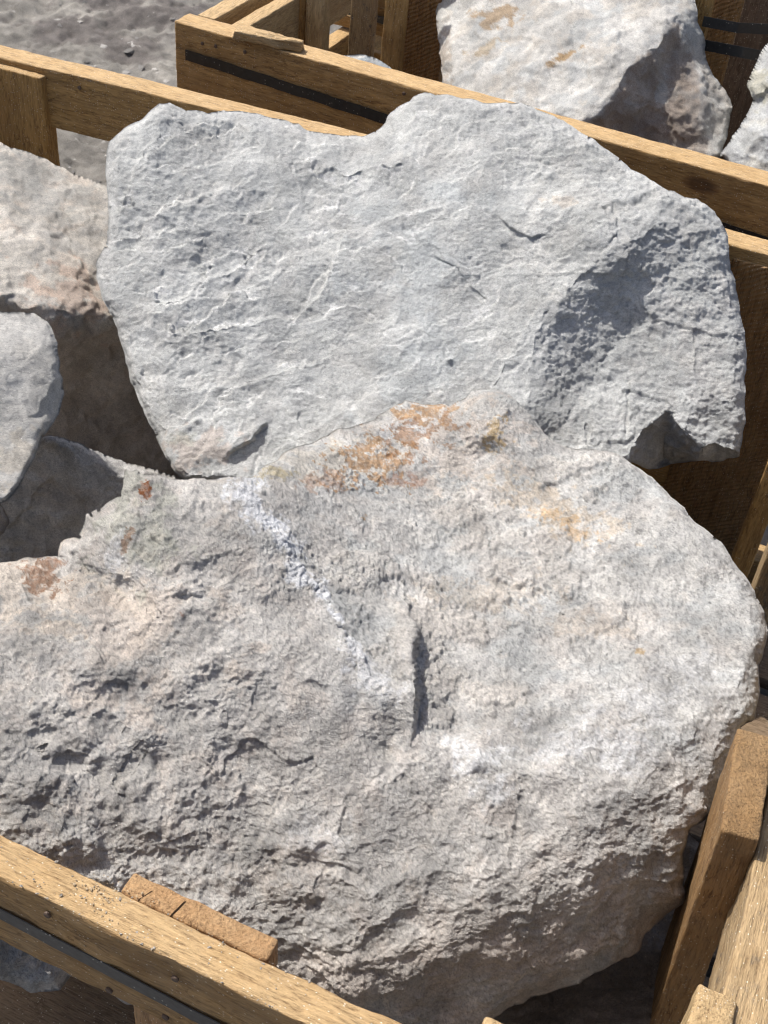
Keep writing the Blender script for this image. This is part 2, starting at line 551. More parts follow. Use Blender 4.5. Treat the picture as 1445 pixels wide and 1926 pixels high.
def rock(name, outline, ctrl, mat, step, feats=None, disp=None, colour=None, edge=(30, 0.03), thick=0.25, jit=6.0,
         seed=1, label='', group=None, fac=None):
    outl = densify(outline, 5.0, jit, seed)
    x0, y0 = outl.min(0) - 3 * step
    x1, y1 = outl.max(0) + 3 * step
    xs = np.arange(x0, x1, step)
    ys = np.arange(y0, y1, step)
    X, Y = np.meshgrid(xs, ys)
    ins = inside(X, Y, outl)
    d, _, _, qx, qy = seg_dist(X, Y, outl[::2], True)
    d = np.where(ins, d, 0)
    X0, Y0 = X, Y
    # snap the rim onto the outline
    cell = ins[:-1, :-1] & ins[1:, :-1] & ins[:-1, 1:] & ins[1:, 1:]
    used = np.zeros(X.shape, bool)
    used[:-1, :-1] |= cell; used[1:, :-1] |= cell; used[:-1, 1:] |= cell; used[1:, 1:] |= cell
    full = np.zeros(X.shape, bool)
    full[1:-1, 1:-1] = cell[:-1, :-1] & cell[1:, :-1] & cell[:-1, 1:] & cell[1:, 1:]
    rim = used & ~full
    snap = rim & (d < 1.6 * step)
    X = np.where(snap, qx, X)
    Y = np.where(snap, qy, Y)
    d = np.where(snap, 0, d)
    Xs, Ys = X, Y
    X, Y = X0, Y0
    f0 = rbf(ctrl)
    D = f0(X, Y)
    if fac:
        sp_a, jt_a, wt_a = fac
        Pq = np.stack([X, Y, X * 0 + seed * 31], -1)
        D2 = faceted(X, Y, f0, ctrl, x0, y0, x1, y1, sp_a, jt_a, seed + 40, 14, True, Pq)
        D = D * (1 - wt_a) + D2 * wt_a
    if feats:
        D = D + feats(X, Y, d)
    P3 = np.stack([X, Y, X * 0 + seed * 50], -1)
    w = edge[0] * (1 + 0.7 * np.clip(fbm(P3, 160, 2, 0.5, seed), -.9, 1))
    t = np.clip(1 - d / w, 0, 1)
    D = D + edge[1] * (1 - np.sqrt(np.clip(1 - t * t, 0, 1)))
    X, Y = Xs, Ys
    P = CAM + ray(X, Y) * D[..., None]
    gy, gx = np.gradient(P, axis=(0, 1))
    N = np.cross(gx, gy)
    N /= np.linalg.norm(N, axis=-1, keepdims=True) + 1e-12
    flip = np.sum(N * (CAM - P), -1) < 0
    N[flip] *= -1
    fade = sstep(0.0, 9.0, d)
    h = disp(P, X, Y, d, N) if disp else 0
    P = P + N * (h * fade)[..., None]
    C = colour(P, X, Y, d, h) if colour else np.full(P.shape, 0.5)
    idx = np.full(X.shape, -1)
    idx[used] = np.arange(used.sum())
    V = P[used]
    Cv = C[used]
    a, b_, c_, e = idx[:-1, :-1][cell], idx[1:, :-1][cell], idx[1:, 1:][cell], idx[:-1, 1:][cell]
    Q = np.column_stack([a, b_, c_, e])
    # rim loop
    E = np.concatenate([Q[:, [0, 1]], Q[:, [1, 2]], Q[:, [2, 3]], Q[:, [3, 0]]])
    M = len(V)
    key = E[:, 0].astype(np.int64) * M + E[:, 1]
    rev = E[:, 1].astype(np.int64) * M + E[:, 0]
    be = E[~np.isin(key, rev)]
    nxt = {}
    for p, q in be:
        nxt.setdefault(int(p), []).append(int(q))
    loops = []
    while nxt:
        s0 = next(iter(nxt))
        lp = [s0]
        cur = s0
        while True:
            lst = nxt.get(cur)
            if not lst:
                break
            q = lst.pop()
            if not lst:
                del nxt[cur]
            if q == s0:
                break
            lp.append(q)
            cur = q
        loops.append(lp)
    lp = max(loops, key=len)
    # far side: rings closing behind
    B = V[lp]
    rel = B - CAM
    dep = np.linalg.norm(rel, axis=1)
    dirs = rel / dep[:, None]
    cdir = dirs.mean(0)
    K = 9
    rings = [np.array(lp)]
    allV = [V]
    allC = [Cv]
    base = len(V)
    mean = dep.mean()
    for k in range(1, K + 1):
        ang = k / K * math.pi / 2 * 0.97
        cc = math.cos(ang) ** 0.8
        dd = dirs * cc + cdir * (1 - cc)
        dd /= np.linalg.norm(dd, axis=1, keepdims=True)
        bl = k / K
        dk = dep * (1 - 0.7 * bl) + mean * 0.7 * bl + thick * math.sin(ang)
        pk = CAM + dd * dk[:, None]
        pk = pk + cdir * (fbm(pk, 0.07, 3, 0.5, seed) * 0.02 * min(1, k / 2))[:, None]
        allV.append(pk)
        allC.append(Cv[lp])
        rings.append(np.arange(base, base + len(lp)))
        base += len(lp)
    Qs = [Q]
    for k in range(K):
        r0, r1 = rings[k], rings[k + 1]
        Qs.append(np.column_stack([r0, r1, np.roll(r1, -1), np.roll(r0, -1)])[:, ::-1][:, [0, 1, 2, 3]])
    V = np.concatenate(allV)
    Cv = np.concatenate(allC)
    # cap
    V = np.concatenate([V, [V[rings[-1]].mean(0)]])
    Cv = np.concatenate([Cv, [Cv[rings[-1]].mean(0)]])
    r = rings[-1]
    Qs = np.concatenate(Qs)
    tri = np.column_stack([np.roll(r, -1), r, np.full(len(r), len(V) - 1)])
    # origin at the base of the rock
    org = np.array([V[:, 0].mean(), V[:, 1].mean(), V[:, 2].min()])
    me = bpy.data.meshes.new(name)
    nq, ntri = len(Qs), len(tri)
    me.vertices.add(len(V))
    me.vertices.foreach_set('co', (V - org).astype(np.float32).ravel())
    me.loops.add(nq * 4 + ntri * 3)
    me.loops.foreach_set('vertex_index', np.concatenate([Qs.ravel(), tri.ravel()]).astype(np.int32))
    me.polygons.add(nq + ntri)
    me.polygons.foreach_set('loop_start', np.concatenate([np.arange(nq) * 4, nq * 4 + np.arange(ntri) * 3]).astype(np.int32))
    me.polygons.foreach_set('loop_total', np.concatenate([np.full(nq, 4), np.full(ntri, 3)]).astype(np.int32))
    me.update(calc_edges=True)
    me.polygons.foreach_set('use_smooth', np.ones(nq + ntri, bool))
    at = me.color_attributes.new('Col', 'FLOAT_COLOR', 'POINT')
    c4 = np.ones((len(V), 4), np.float32)
    c4[:, :3] = np.clip(Cv, 0, 1)
    at.data.foreach_set('color', c4.ravel())
    me.validate()
    me.materials.append(mat)
    o = bpy.data.objects.new(name, me)
    o.location = org
    COL.objects.link(o)
    tag(o, label, 'rock', group)
    return o

# feature helpers: values added to the range (metres, minus = nearer)
def facet(X, Y, poly, k, maxd=200, jit=8, seed=1, soft=2.0):
    pl = densify(poly, 8, jit, seed)
    m = inside(X, Y, pl)
    d, *_ = seg_dist(X, Y, pl, True)
    d = np.where(m, d, 0)
    return k * np.minimum(np.sqrt(d * d + soft * soft) - soft, maxd)

def along(X, Y, line):
    a, b = np.array(line[0], float), np.array(line[-1], float)
    e = b - a
    return ((X - a[0]) * e[0] + (Y - a[1]) * e[1]) / (e @ e)

def ledge(X, Y, line, amp, wl, wr=3.0, jit=5, seed=1, ends=0.18):
    """a lip: the ground left of the line (walking along it, photo y down: right hand) stands nearer by amp, fading over wl"""
    pl = densify(line, 6, jit, seed, False)
    d, s, al, _, _ = seg_dist(X, Y, pl, False)
    al = along(X, Y, line)
    tp = sstep(0, max(ends, 0.28), np.minimum(al, 1 - al))
    near = np.where(s > 0, np.exp(-(d / wl) ** 1.3), np.clip(1 - d / wr, 0, 1))
    return -amp * near * tp

def groove(X, Y, line, dep, w, jit=5, seed=1):
    pl = densify(line, 6, jit, seed, False)
    d, s, al, _, _ = seg_dist(X, Y, pl, False)
    tp = np.clip(np.minimum(al, 1 - al) / 0.15, 0, 1)
    return dep * np.exp(-(d / w) ** 2) * tp

def bump_at(X, Y, cx, cy, rx, ry, amp):
    return -amp * np.exp(-(((X - cx) / rx) ** 2 + ((Y - cy) / ry) ** 2))

def blob(X, Y, cx, cy, rx, ry, P, wl=0.03, seed=0, thr=0.0, soft=0.25, ang=0.0):
    ca, sa = math.cos(ang), math.sin(ang)
    dx, dy = X - cx, Y - cy
    u = (dx * ca + dy * sa) / rx
    v = (-dx * sa + dy * ca) / ry
    f = 1 - np.sqrt(u * u + v * v) + 1.1 * fbm(P, wl, 5, 0.65, seed)
    return sstep(thr, thr + soft, f)

def pmask(X, Y, poly, P, soft=10, nz=14, wl=0.03, seed=0):
    d, *_ = seg_dist(X, Y, poly, True)
    sd = np.where(inside(X, Y, poly), d, -d)
    return sstep(-soft, soft, sd + nz * fbm(P, wl, 5, 0.65, seed))

def cmix(C, m, c):
    m = m[..., None]
    return C * (1 - m) + np.array(c) * m

# =========================================================== ground
def build_ground():
    # fine patch where the photo shows it, on a wide sheet
    n = 420
    xs = np.linspace(-2.6, 1.2, n)
    ys = np.linspace(1.4, 5.2, n)
    X, Y = np.meshgrid(xs, ys)
    P = np.stack([X, Y, X * 0], -1)
    z = fbm(P, 0.5, 3, 0.5, 3) * 0.02 + fbm(P, 0.12, 5, 0.6, 5) * 0.020 + chips(P, 0.045, 3, 0.4) * 0.006 + ridged(P, 0.05, 4, 0.65, 2) * 0.014
    ed = np.minimum(np.minimum(X - xs[0], xs[-1] - X), np.minimum(Y - ys[0], ys[-1] - Y))
    z = z * sstep(0, 0.3, ed)
    big = np.array([-400, -60, -6.0]), np.array([400, 60, 6.0])
    V = [np.column_stack([X.ravel(), Y.ravel(), z.ravel()])]
    idx = np.arange(n * n).reshape(n, n)
    Q = np.column_stack([idx[:-1, :-1].ravel(), idx[:-1, 1:].ravel(), idx[1:, 1:].ravel(), idx[1:, :-1].ravel()])
    # rings out to the horizon
    loop = np.concatenate([idx[0, :-1], idx[:-1, -1], idx[-1, :0:-1], idx[:0:-1, 0]])
    c = np.array([-0.7, 3.3, 0])
    B = V[0][loop]
    base = n * n
    Qs = [Q]
    prev = loop
    for s in (2.0, 5.0, 20.0, 150.0):
        ring = c + (B - c) * s
        ring[:, 2] = 0
        V.append(ring)
        cur = np.arange(base, base + len(loop))
        base += len(loop)
        Qs.append(np.column_stack([prev, cur, np.roll(cur, -1), np.roll(prev, -1)]))
        prev = cur
    V = np.concatenate(V)
    P = V.copy()
    t = fbm(P, 0.35, 5, 0.6, 9)
    C = np.array([0.38, 0.36, 0.325])[None, :] * (1 + 0.32 * t[:, None])
    # darker, ragged-edged patch of ground beside the crates
    q = onz(200, 40, 0.0)
    r = np.hypot(P[:, 0] - q[0], P[:, 1] - q[1]) / 0.30
    mk = sstep(-0.1, 0.5, 1 - r + 0.9 * fbm(P, 0.2, 5, 0.65, 4))
    C = C * (1 - mk[:, None]) + np.array([0.24, 0.22, 0.205]) * mk[:, None]
    mat = rock_material('dusty_ground', bump=2.2, fleck=0.3, glint=0.2, rough=0.9)
    o = mesh_obj('ground', V, np.concatenate(Qs), mat, col=C)
    tag(o, kind='structure')

build_ground()

# =========================================================== wood
W_top = wood_material('weathered_pine', (0.40, 0.245, 0.10), (0.24, 0.135, 0.05), dust=0.3, seed=1, bump=1.2)
W_front = wood_material('rough_sawn_pine', (0.41, 0.25, 0.092), (0.26, 0.15, 0.05), dust=0.12, seed=2)
W_old = wood_material('brown_pine', (0.41, 0.245, 0.085), (0.25, 0.14, 0.045), dust=0.10, seed=3)
W_saw = wood_material('saw_marked_board', (0.33, 0.185, 0.07), (0.18, 0.09, 0.03), dust=0.12, seed=4, saw=1.0)
W_shade = wood_material('shade_dark_board', (0.16, 0.11, 0.075), (0.10, 0.07, 0.05), dust=0.1, seed=11, topdust=0.2)  # wood colour darkened to stand in for shade
W_red = wood_material('reddish_board', (0.42, 0.24, 0.11), (0.30, 0.155, 0.06), dust=0.3, seed=5, topdust=0.3)
W_post = wood_material('brown_sawn_post', (0.30, 0.175, 0.072), (0.18, 0.10, 0.038), dust=0.2, seed=9, bump=1.3, topdust=0.15)
W_mould = wood_material('stained_board', (0.35, 0.25, 0.135), (0.23, 0.155, 0.075), dust=0.3, seed=6, mould=0.8, topdust=0.4)
W_pale = wood_material('pale_board', (0.46, 0.33, 0.17), (0.33, 0.21, 0.09), dust=0.2, seed=7)
STRAP = plain_material('black_plastic_strap', (0.018, 0.019, 0.021), rough=0.35, spec=0.6, bump=0.0006, bscale=160, speck=0.5)
STRAPM = plain_material('dark_steel_strap', (0.045, 0.048, 0.052), rough=0.42, spec=0.6, bump=0.0003, bscale=160, speck=0.6)

_pk = [0]
def plank(name, p0, p1, width_dir, w, h, mat, parent, bow=0.0, rough=0.0012, cell=0.006, taper=0.0, notch=None):
    """board from p0 to p1 (line along the middle of its upper face), w wide along width_dir, h deep downwards"""
    _pk[0] += 1
    sd = _pk[0] * 1.37
    p0, p1 = np.array(p0, float), np.array(p1, float)
    ax = p1 - p0
    Ln = np.linalg.norm(ax)
    ax /= Ln
    wd = np.array(width_dir, float)
    wd = wd - ax * wd.dot(ax)
    wd /= np.linalg.norm(wd)
    up = np.cross(ax, wd)
    if (up[2] < 0 and abs(up[2]) > 0.3):
        wd = -wd
        up = -up
    nx = max(2, int(Ln / cell))
    ny = max(3, int(w / cell))
    nz = max(3, int(h / cell))
    def axis(n, L):
        g = np.linspace(0, L, n + 1)
        e = min(0.0022, L * 0.2)
        return np.unique(np.concatenate([g, [e, L - e]]))
    gx, gy, gz = axis(nx, Ln), axis(ny, w) - w / 2, axis(nz, h) - h
    V, F, mp = [], [], {}
    def sheet(A, B, fn, flip):
        a, b = np.meshgrid(A, B, indexing='ij')
        pts = fn(a, b).reshape(-1, 3)
        base = sum(len(v) for v in V)
        V.append(pts)
        i = np.arange(len(A) * len(B)).reshape(len(A), len(B)) + base
        q = np.column_stack([i[:-1, :-1].ravel(), i[1:, :-1].ravel(), i[1:, 1:].ravel(), i[:-1, 1:].ravel()])
        F.append(q[:, ::-1] if flip else q)
    st = lambda *a: np.stack(np.broadcast_arrays(*a), -1)
    sheet(gx, gy, lambda a, b: st(a, b, 0 * a), False)
    sheet(gx, gy, lambda a, b: st(a, b, 0 * a - h), True)
    sheet(gx, gz, lambda a, b: st(a, 0 * a - w / 2, b), False)
    sheet(gx, gz, lambda a, b: st(a, 0 * a + w / 2, b), True)
    sheet(gy, gz, lambda a, b: st(0 * a, a, b), True)
    sheet(gy, gz, lambda a, b: st(0 * a + Ln, a, b), False)
    V = np.concatenate(V)
    F = np.concatenate(F)
    # weld by rounding
    k = np.round(V * 1e5).astype(np.int64)
    _, first, inv = np.unique(k, axis=0, return_index=True, return_inverse=True)
    V = V[first]
    F = inv.ravel()[F]
    # round the arrises
    hx = np.array([Ln / 2, 0, -h / 2])
    half = np.array([Ln / 2, w / 2, h / 2])
    q = V - hx
    n3 = fbm(V * np.array([0.25, 1, 1]), 0.03, 4, 0.6, sd)
    rad = 0.0022 * (1 + 0.9 * n3)
    inner = np.clip(q, -(half - 0.0024), half - 0.0024)
    dl = q - inner
    ln = np.linalg.norm(dl, axis=1, keepdims=True) + 1e-9
    V = inner + dl / ln * np.minimum(ln, 0.0024) + hx
    nrm = dl / ln
    V = V + nrm * (fbm(V * np.array([0.3, 1, 1]), 0.02, 4, 0.65, sd + 3) * rough)[:, None]
    # slow waviness of sawn timber
    V[:, 1] += fbm(np.column_stack([V[:, 0], V[:, 0] * 0, V[:, 0] * 0 + sd]), 0.25, 2, 0.5, sd) * 0.0012
    V[:, 2] += bow * (1 - ((V[:, 0] - Ln / 2) / (Ln / 2)) ** 2)
    if taper:
        V[:, 1] *= 1 - taper * V[:, 0] / Ln
    V = V - np.array([Ln / 2, 0, 0])
    me_o = mesh_obj(name, V, F, mat)
    mid = (p0 + p1) / 2
    M = Matrix(((ax[0], wd[0], up[0], mid[0]), (ax[1], wd[1], up[1], mid[1]), (ax[2], wd[2], up[2], mid[2]), (0, 0, 0, 1)))
    if parent is not None:
        me_o.parent = parent
        me_o.matrix_parent_inverse = parent.matrix_world.inverted()
    me_o.matrix_world = M
    return me_o

ZT = 0.65
# ---- crate 1 frame directions
A1, B1 = onz(0, 1571, ZT), onz(722, 1911, ZT)      # inner top edge of near rail
U1 = (B1 - A1); U1[2] = 0; U1 /= np.linalg.norm(U1)
V1 = np.array([-U1[1], U1[0], 0.0])                # away from the camera
A2, B2 = onz(0, 90, ZT), onz(1445, 458, ZT)        # outer top edge of far rail
U2 = (B2 - A2); U2[2] = 0; U2 /= np.linalg.norm(U2)
V2 = np.array([-U2[1], U2[0], 0.0])
A3, B3 = onz(360, 25, ZT), onz(1445, 322, ZT)      # crate 2 near rail, far top edge
U3 = (B3 - A3); U3[2] = 0; U3 /= np.linalg.norm(U3)
V3 = np.array([-U3[1], U3[0], 0.0])
print('U1', U1, 'U2', U2, 'U3', U3)
near_edge = onz(0, 1651, ZT)
T1 = abs((A1 - near_edge).dot(V1))
T2 = abs((onz(425, 175, ZT) - onz(425, 200, ZT)).dot(V2))
T3 = abs((onz(534, 73, ZT) - onz(534, 97, ZT)).dot(V3))
print('rail widths', T1, T2, T3, 'crate depth', (A2 - A1).dot(V1), 'len3', np.linalg.norm(B3 - A3))
Zax = np.array([0, 0, 1.0])

def vboard(name, px, py, z, along, ln, depth_dir, th, bottom, mat, parent, lean=(0, 0, 0), **kw):
    """upright board: its top's left-near corner is at photo point px,py on level z; ln wide along `along`, th thick"""
    c = onz(px, py, z) + np.array(along) * ln / 2 + np.array(depth_dir) * th / 2
    top = c + np.array(lean)
    bot = np.array([c[0], c[1], bottom])
    return plank(name, bot, top, along, ln, th, mat, parent, **kw)

def plank_c(name, c0, c1, wdir, w, h, mat, parent, **kw):
    return plank(name, c0, c1, wdir, w, h, mat, parent, **kw)

def upright(name, centre_xy, z0, z1, wdir, w, tdir, th, mat, parent, foot=(0, 0, 0), **kw):
    """vertical board centred on centre_xy, w along wdir, th along tdir"""
    c = np.array([centre_xy[0], centre_xy[1], 0.0])
    wdir, tdir = np.array(wdir, float), np.array(tdir, float)
    # plank() puts the length axis on the middle of its 'upper' face; shift by half thickness
    p0 = c + Zax * z0 + np.array(foot, float)
    p1 = c + Zax * z1
    ax = Zax
    wd = wdir
    up = np.cross(ax, wd)
    off = up * th / 2
    return plank(name, p0 + off, p1 + off, wd, w, th, mat, parent, **kw)

def strap(name, pts, nrm, w, th, mat, parent, wv=0.5):
    """thin band along pts (polyline), w wide vertically, lying on a face with normal nrm"""
    pts = [np.array(p, float) for p in pts]
    n = 60
    seg = np.linspace(0, len(pts) - 1, n)
    V, F = [], []
    nrm = np.array(nrm, float)
    for i, s in enumerate(seg):
        k = min(int(s), len(pts) - 2)
        p = pts[k] + (pts[k + 1] - pts[k]) * (s - k)
        wob = wv * (0.0012 * math.sin(i * 0.9) + 0.0008 * math.sin(i * 2.3 + 1))
        for a, b in ((0, 0), (1, 0), (1, 1), (0, 1)):
            V.append(p + nrm * (0.0006 + abs(wob) + th * b) - Zax * (w * a + wob))
    for i in range(n - 1):
        for a in range(4):
            b = (a + 1) % 4
            F.append((i * 4 + a, (i + 1) * 4 + a, (i + 1) * 4 + b, i * 4 + b))
    F.append((0, 1, 2, 3))
    F.append(tuple((n - 1) * 4 + q for q in (3, 2, 1, 0)))
    V = np.array(V)
    org = V.mean(0)
    o = mesh_obj(name, V - org, F, mat, smooth=False)
    o.parent = parent
    o.matrix_parent_inverse = parent.matrix_world.inverted()
    o.matrix_world = Matrix.Translation(Vector(org))
    return o

# =========================================================== crate 1
H1 = 0.105
c1 = empty('crate', tuple(onz(722, 1500, 0.0)), 'near open timber crate holding the two largest pale boulders, black strap on its front rail', 'crate', 'timber crates of quarry stone')
nearc = A1 - V1 * T1 / 2
plank('front_rail', nearc - U1 * 0.95, nearc + U1 * 1.02, V1, T1, H1, W_top, c1, rough=0.002)
face = near_edge.copy()
# strap on the front face, following the photo line
def on_face(px, py, origin, nrm):
    d = ray(px, py)
    t = (origin - CAM).dot(nrm) / d.dot(nrm)
    return CAM + d * t
fo = near_edge - V1 * 0.0008
sp0 = on_face(0, 1706, fo, V1)
sp1 = on_face(400, 1915, fo, V1)
sdv = sp1 - sp0
strap('strap', [sp0 - sdv * 1.5, sp1 + sdv * 2.2], -V1, 0.0165, 0.0009, STRAPM, c1, wv=0.15)
# upright behind the near rail, its sawn top showing
q0 = onz(240, 1645, ZT + 0.004)
q1 = onz(512, 1782, ZT + 0.004)
wq = np.linalg.norm(q1 - q0)
pc = (A1 + U1 * ((q0 - A1).dot(U1) + wq / 2)) + V1 * 0.0108
upright('upright_board', pc, 0.0, ZT - 0.002, U1, wq, V1, 0.020, W_red, c1)
# far rail
T2 = max(0.03, min(T2, 0.05))
farc = A2 - V2 * T2 / 2
plank('back_rail', farc - U2 * 0.25, farc + U2 * (np.linalg.norm(B2 - A2) + 0.25), V2, T2, 0.10, W_front, c1, bow=0.012)
# inner upright at the far left
pl0 = onz(100, 133, ZT - 0.004)
upright('upright_board', pl0 - U2 * 0.14 - V2 * 0.02, 0.0, ZT - 0.004, U2, 0.28, V2, 0.032, W_old, c1)
# lower slats
for zz in (0.30, 0.12):
    plank('back_slat', farc - U2 * 0.25 + Zax * (zz - ZT), farc + U2 * 1.5 + Zax * (zz - ZT), V2, T2, 0.09, W_old, c1, cell=0.02)
plank('front_slat', nearc - U1 * 0.95 + Zax * (0.10 - ZT), nearc + U1 * 1.02 + Zax * (0.10 - ZT), V1, T1, 0.09, W_old, c1, cell=0.02)

# right far corner: saw-marked upright inside the far rail
pr = onz(1378, 487, ZT - 0.012)
upright('upright_board', pr + U2 * 0.075 + V2 * 0.016, 0.0, ZT - 0.012, U2, 0.15, V2, 0.030, W_saw, c1)
# right side: rail and uprights
rs0 = onz(1490, 1480, ZT)
def side_line(t):
    return rs0 + V1 * t
# dark interior boards on the right wall
for (px, py, z, wid, m) in ((1447, 835, 0.50, 0.14, W_old), (1452, 985, 0.56, 0.11, W_mould)):
    q = onz(px, py, z)
    upright('upright_board', q + V1 * wid * 0.2 + U1 * 0.02, 0.0, z, V1, wid, U1, 0.028, m, c1)
# corner upright near right
a = onz(1356, 1560, ZT + 0.03); b = onz(1387, 1368, ZT + 0.03); c = onz(1430, 1577, ZT + 0.03)
dv = b - a; ld = np.linalg.norm(dv); dv /= ld
dw = c - a; lw = abs(dw.dot(np.cross(Zax, dv))); 
print('post', ld, lw)
side = np.cross(dv, Zax)
if side.dot(dw) < 0: side = -side
ctr = a + dv * ld / 2 + side * lw / 2
upright('corner_post', ctr, 0.0, ZT + 0.03, dv, ld, side, lw, W_post, c1, foot=np.array([0.035, 0, 0]))
# side rail, stained, running to the near corner
a = onz(1361, 1862, ZT + 0.01); b = onz(1442, 1527, ZT + 0.01)
dv = b - a; dv /= np.linalg.norm(dv)
side = np.cross(dv, Zax)
if side.dot(Rt) < 0: side = -side
plank('side_rail', a - dv * 0.15 + side * 0.04, b + dv * 0.75 + side * 0.04, side, 0.08, 0.10, W_mould, c1, rough=0.002)
# block in the near corner
a = onz(1318, 1848, ZT + 0.015); b = onz(1392, 1882, ZT + 0.015)
dv = b - a; lb = np.linalg.norm(dv); dv /= lb
side = np.cross(dv, Zax)
if side.dot(V1) > 0: side = -side
upright('corner_block', a + dv * lb / 2 + side * 0.03, 0.0, ZT + 0.015, dv, lb, side, 0.06, W_pale, c1)
a = onz(912, 1911, ZT + 0.01)
upright('upright_board', a + U1 * 0.05 - V1 * 0.014, 0.0, ZT + 0.01, U1, 0.10, V1, 0.03, W_pale, c1)
# floor boards
for k in range(7):
    base = nearc + V1 * (0.10 + k * 0.16)
    base[2] = 0.13
    plank('floor_board', base - U1 * 0.5, base + U1 * 0.98, V1, 0.13, 0.022, W_shade, c1, cell=0.03)  # floor coloured dark for the shade inside the crate
# left side rail
ls = nearc - U1 * 0.93
plank('side_rail', ls + V1 * 0.03, ls + V1 * 1.15, U1, 0.04, 0.10, W_front, c1, cell=0.02)

for zz in (0.50, 0.36, 0.20):  # unseen slats, added to block sun coming from the left
    plank('side_slat', ls + V1 * 0.03 + Zax * (zz - ZT), ls + V1 * 1.15 + Zax * (zz - ZT), U1, 0.04, 0.12, W_old, c1, cell=0.02)

# =========================================================== crate 2 behind
c2 = empty('crate', tuple(onz(1000, 100, 0.0)), 'open timber crate behind, its long front rail crossed by a loose black strap', 'crate', 'timber crates of quarry stone')
T3 = max(0.03, min(T3, 0.05))
r3 = A3 - V3 * T3 / 2
L3 = np.linalg.norm(B3 - A3)
plank('front_rail', r3 - U3 * 0.004, r3 + U3 * (L3 + 0.3), V3, T3, 0.125, W_front, c2)
fo3 = A3 - V3 * (T3 + 0.0012)
s0 = on_face(350, 92, fo3, V3)
s1 = on_face(728, 214, fo3, V3)
sv = s1 - s0
strap('strap', [s0 - sv * 0.001, s1, s1 + sv * 1.8 - Zax * 0.0], -V3, 0.019, 0.0012, STRAP, c2)
# left side of crate 2
sl = A3 + U3 * 0.03
plank('side_rail', sl + V3 * 0.002, sl + V3 * 1.3, U3, 0.036, 0.11, W_pale, c2)
plank('side_slat', sl + V3 * 0.002 - Zax * 0.2, sl + V3 * 1.3 - Zax * 0.2, U3, 0.036, 0.10, W_old, c2, cell=0.02)
plank('side_rail', sl + U3 * 0.055 + V3 * 0.004 - Zax * 0.01, sl + U3 * 0.055 + V3 * 1.25 - Zax * 0.01, U3, 0.03, 0.10, W_pale, c2)
for zz in (0.33,):
    plank('front_slat', r3 + Zax * (zz - ZT), r3 + U3 * (L3 + 0.3) + Zax * (zz - ZT), V3, T3, 0.10, W_old, c2, cell=0.02)
# uprights of the side and back, placed where the photo shows them
def face_board(pxa, pxb, pyr, D, z0, z1, mat, parent, name='upright_board', th=0.025):
    pa = CAM + ray(pxa, pyr) * D
    pb = CAM + ray(pxb, pyr) * D
    mid = (pa + pb) / 2
    # parallel to the crate's front
    nrm = V3
    pa = on_face(pxa, pyr, mid, nrm)
    pb = on_face(pxb, pyr, mid, nrm)
    w = np.linalg.norm((pb - pa)[:2])
    return upright(name, (pa + pb) / 2 + V3 * th / 2, z0, z1, U3, w, V3, th, mat, parent, cell=0.012)
face_board(466, 549, 40, 2.75, 0.0, 0.70, W_front, c2)
face_board(552, 574, 40, 2.60, 0.0, 0.80, W_old, c2)
face_board(575, 611, 40, 2.58, 0.0, 0.80, W_pale, c2)
face_board(658, 700, 40, 2.62, 0.0, 0.80, W_mould, c2)
face_board(721, 757, 40, 2.56, 0.0, 0.80, W_front, c2)
face_board(757, 835, 60, 2.62, 0.0, 0.80, W_saw, c2)
# crate 3 seen through it
c3 = empty('crate', tuple(onz(650, 30, 0.0) + V3 * 0.3), 'farther timber crate with slatted side seen through gaps at the top', 'crate', 'timber crates of quarry stone')
def face_slat(pxa, pxb, py, hpx, D, mat, parent, name='slat', th=0.02, slope=None):
    mid = CAM + ray((pxa + pxb) / 2, py) * D
    pa = on_face(pxa, py, mid, V3)
    pb = on_face(pxb, py, mid, V3)
    pa[2] = pb[2] = mid[2]
    return plank(name, pa + V3 * th / 2, pb + V3 * th / 2, V3, th, hpx * D / FPX, mat, parent, cell=0.012)
for py, hp, m in ((-14, 20, W_pale), (8, 15, W_front), (38, 22, W_front), (95, 30, W_old)):
    face_slat(590, 790, py, hp, 2.95, m, c3)
face_slat(590, 790, 24, 13, 2.94, STRAPM, c3, name='strap', th=0.004)
face_slat(590, 790, -2, 5, 2.96, W_pale, c3)
for zz in (0.0,):
    pass
# right side crate of crate 2
c4 = empty('crate', tuple(onz(1380, 60, 0.0)), 'shaded timber crate at the top right corner, bound with two black straps', 'crate', 'timber crates of quarry stone')
face_board(1296, 1336, 20, 2.48, 0.0, 0.9, W_old, c4)
face_board(1332, 1392, 20, 2.56, 0.0, 0.9, W_saw, c4)
face_board(1384, 1640, 60, 2.66, 0.0, 0.9, W_shade, c4)  # made-up wide board, dark-toned to give the corner its shade
strap('strap', [CAM + ray(1325, 30) * 2.46, CAM + ray(1390, 42) * 2.42, CAM + ray(1560, 50) * 2.4], -V3, 0.018, 0.001, STRAP, c4, wv=0.1)
strap('strap', [CAM + ray(1315, 72) * 2.46, CAM + ray(1400, 88) * 2.42, CAM + ray(1560, 120) * 2.4], -V3, 0.019, 0.001, STRAP, c4, wv=0.1)

# splintered offcut lying on crate 2
sp_ = plank('wood_splinter', onz(445, 50, ZT + 0.022), onz(569, 79, ZT + 0.016), V3, 0.040, 0.016, W_pale, None, taper=0.55, rough=0.004, cell=0.003)
tag(sp_, 'pale splintered strip of wood lying against the rail of the crate behind', 'splinter')

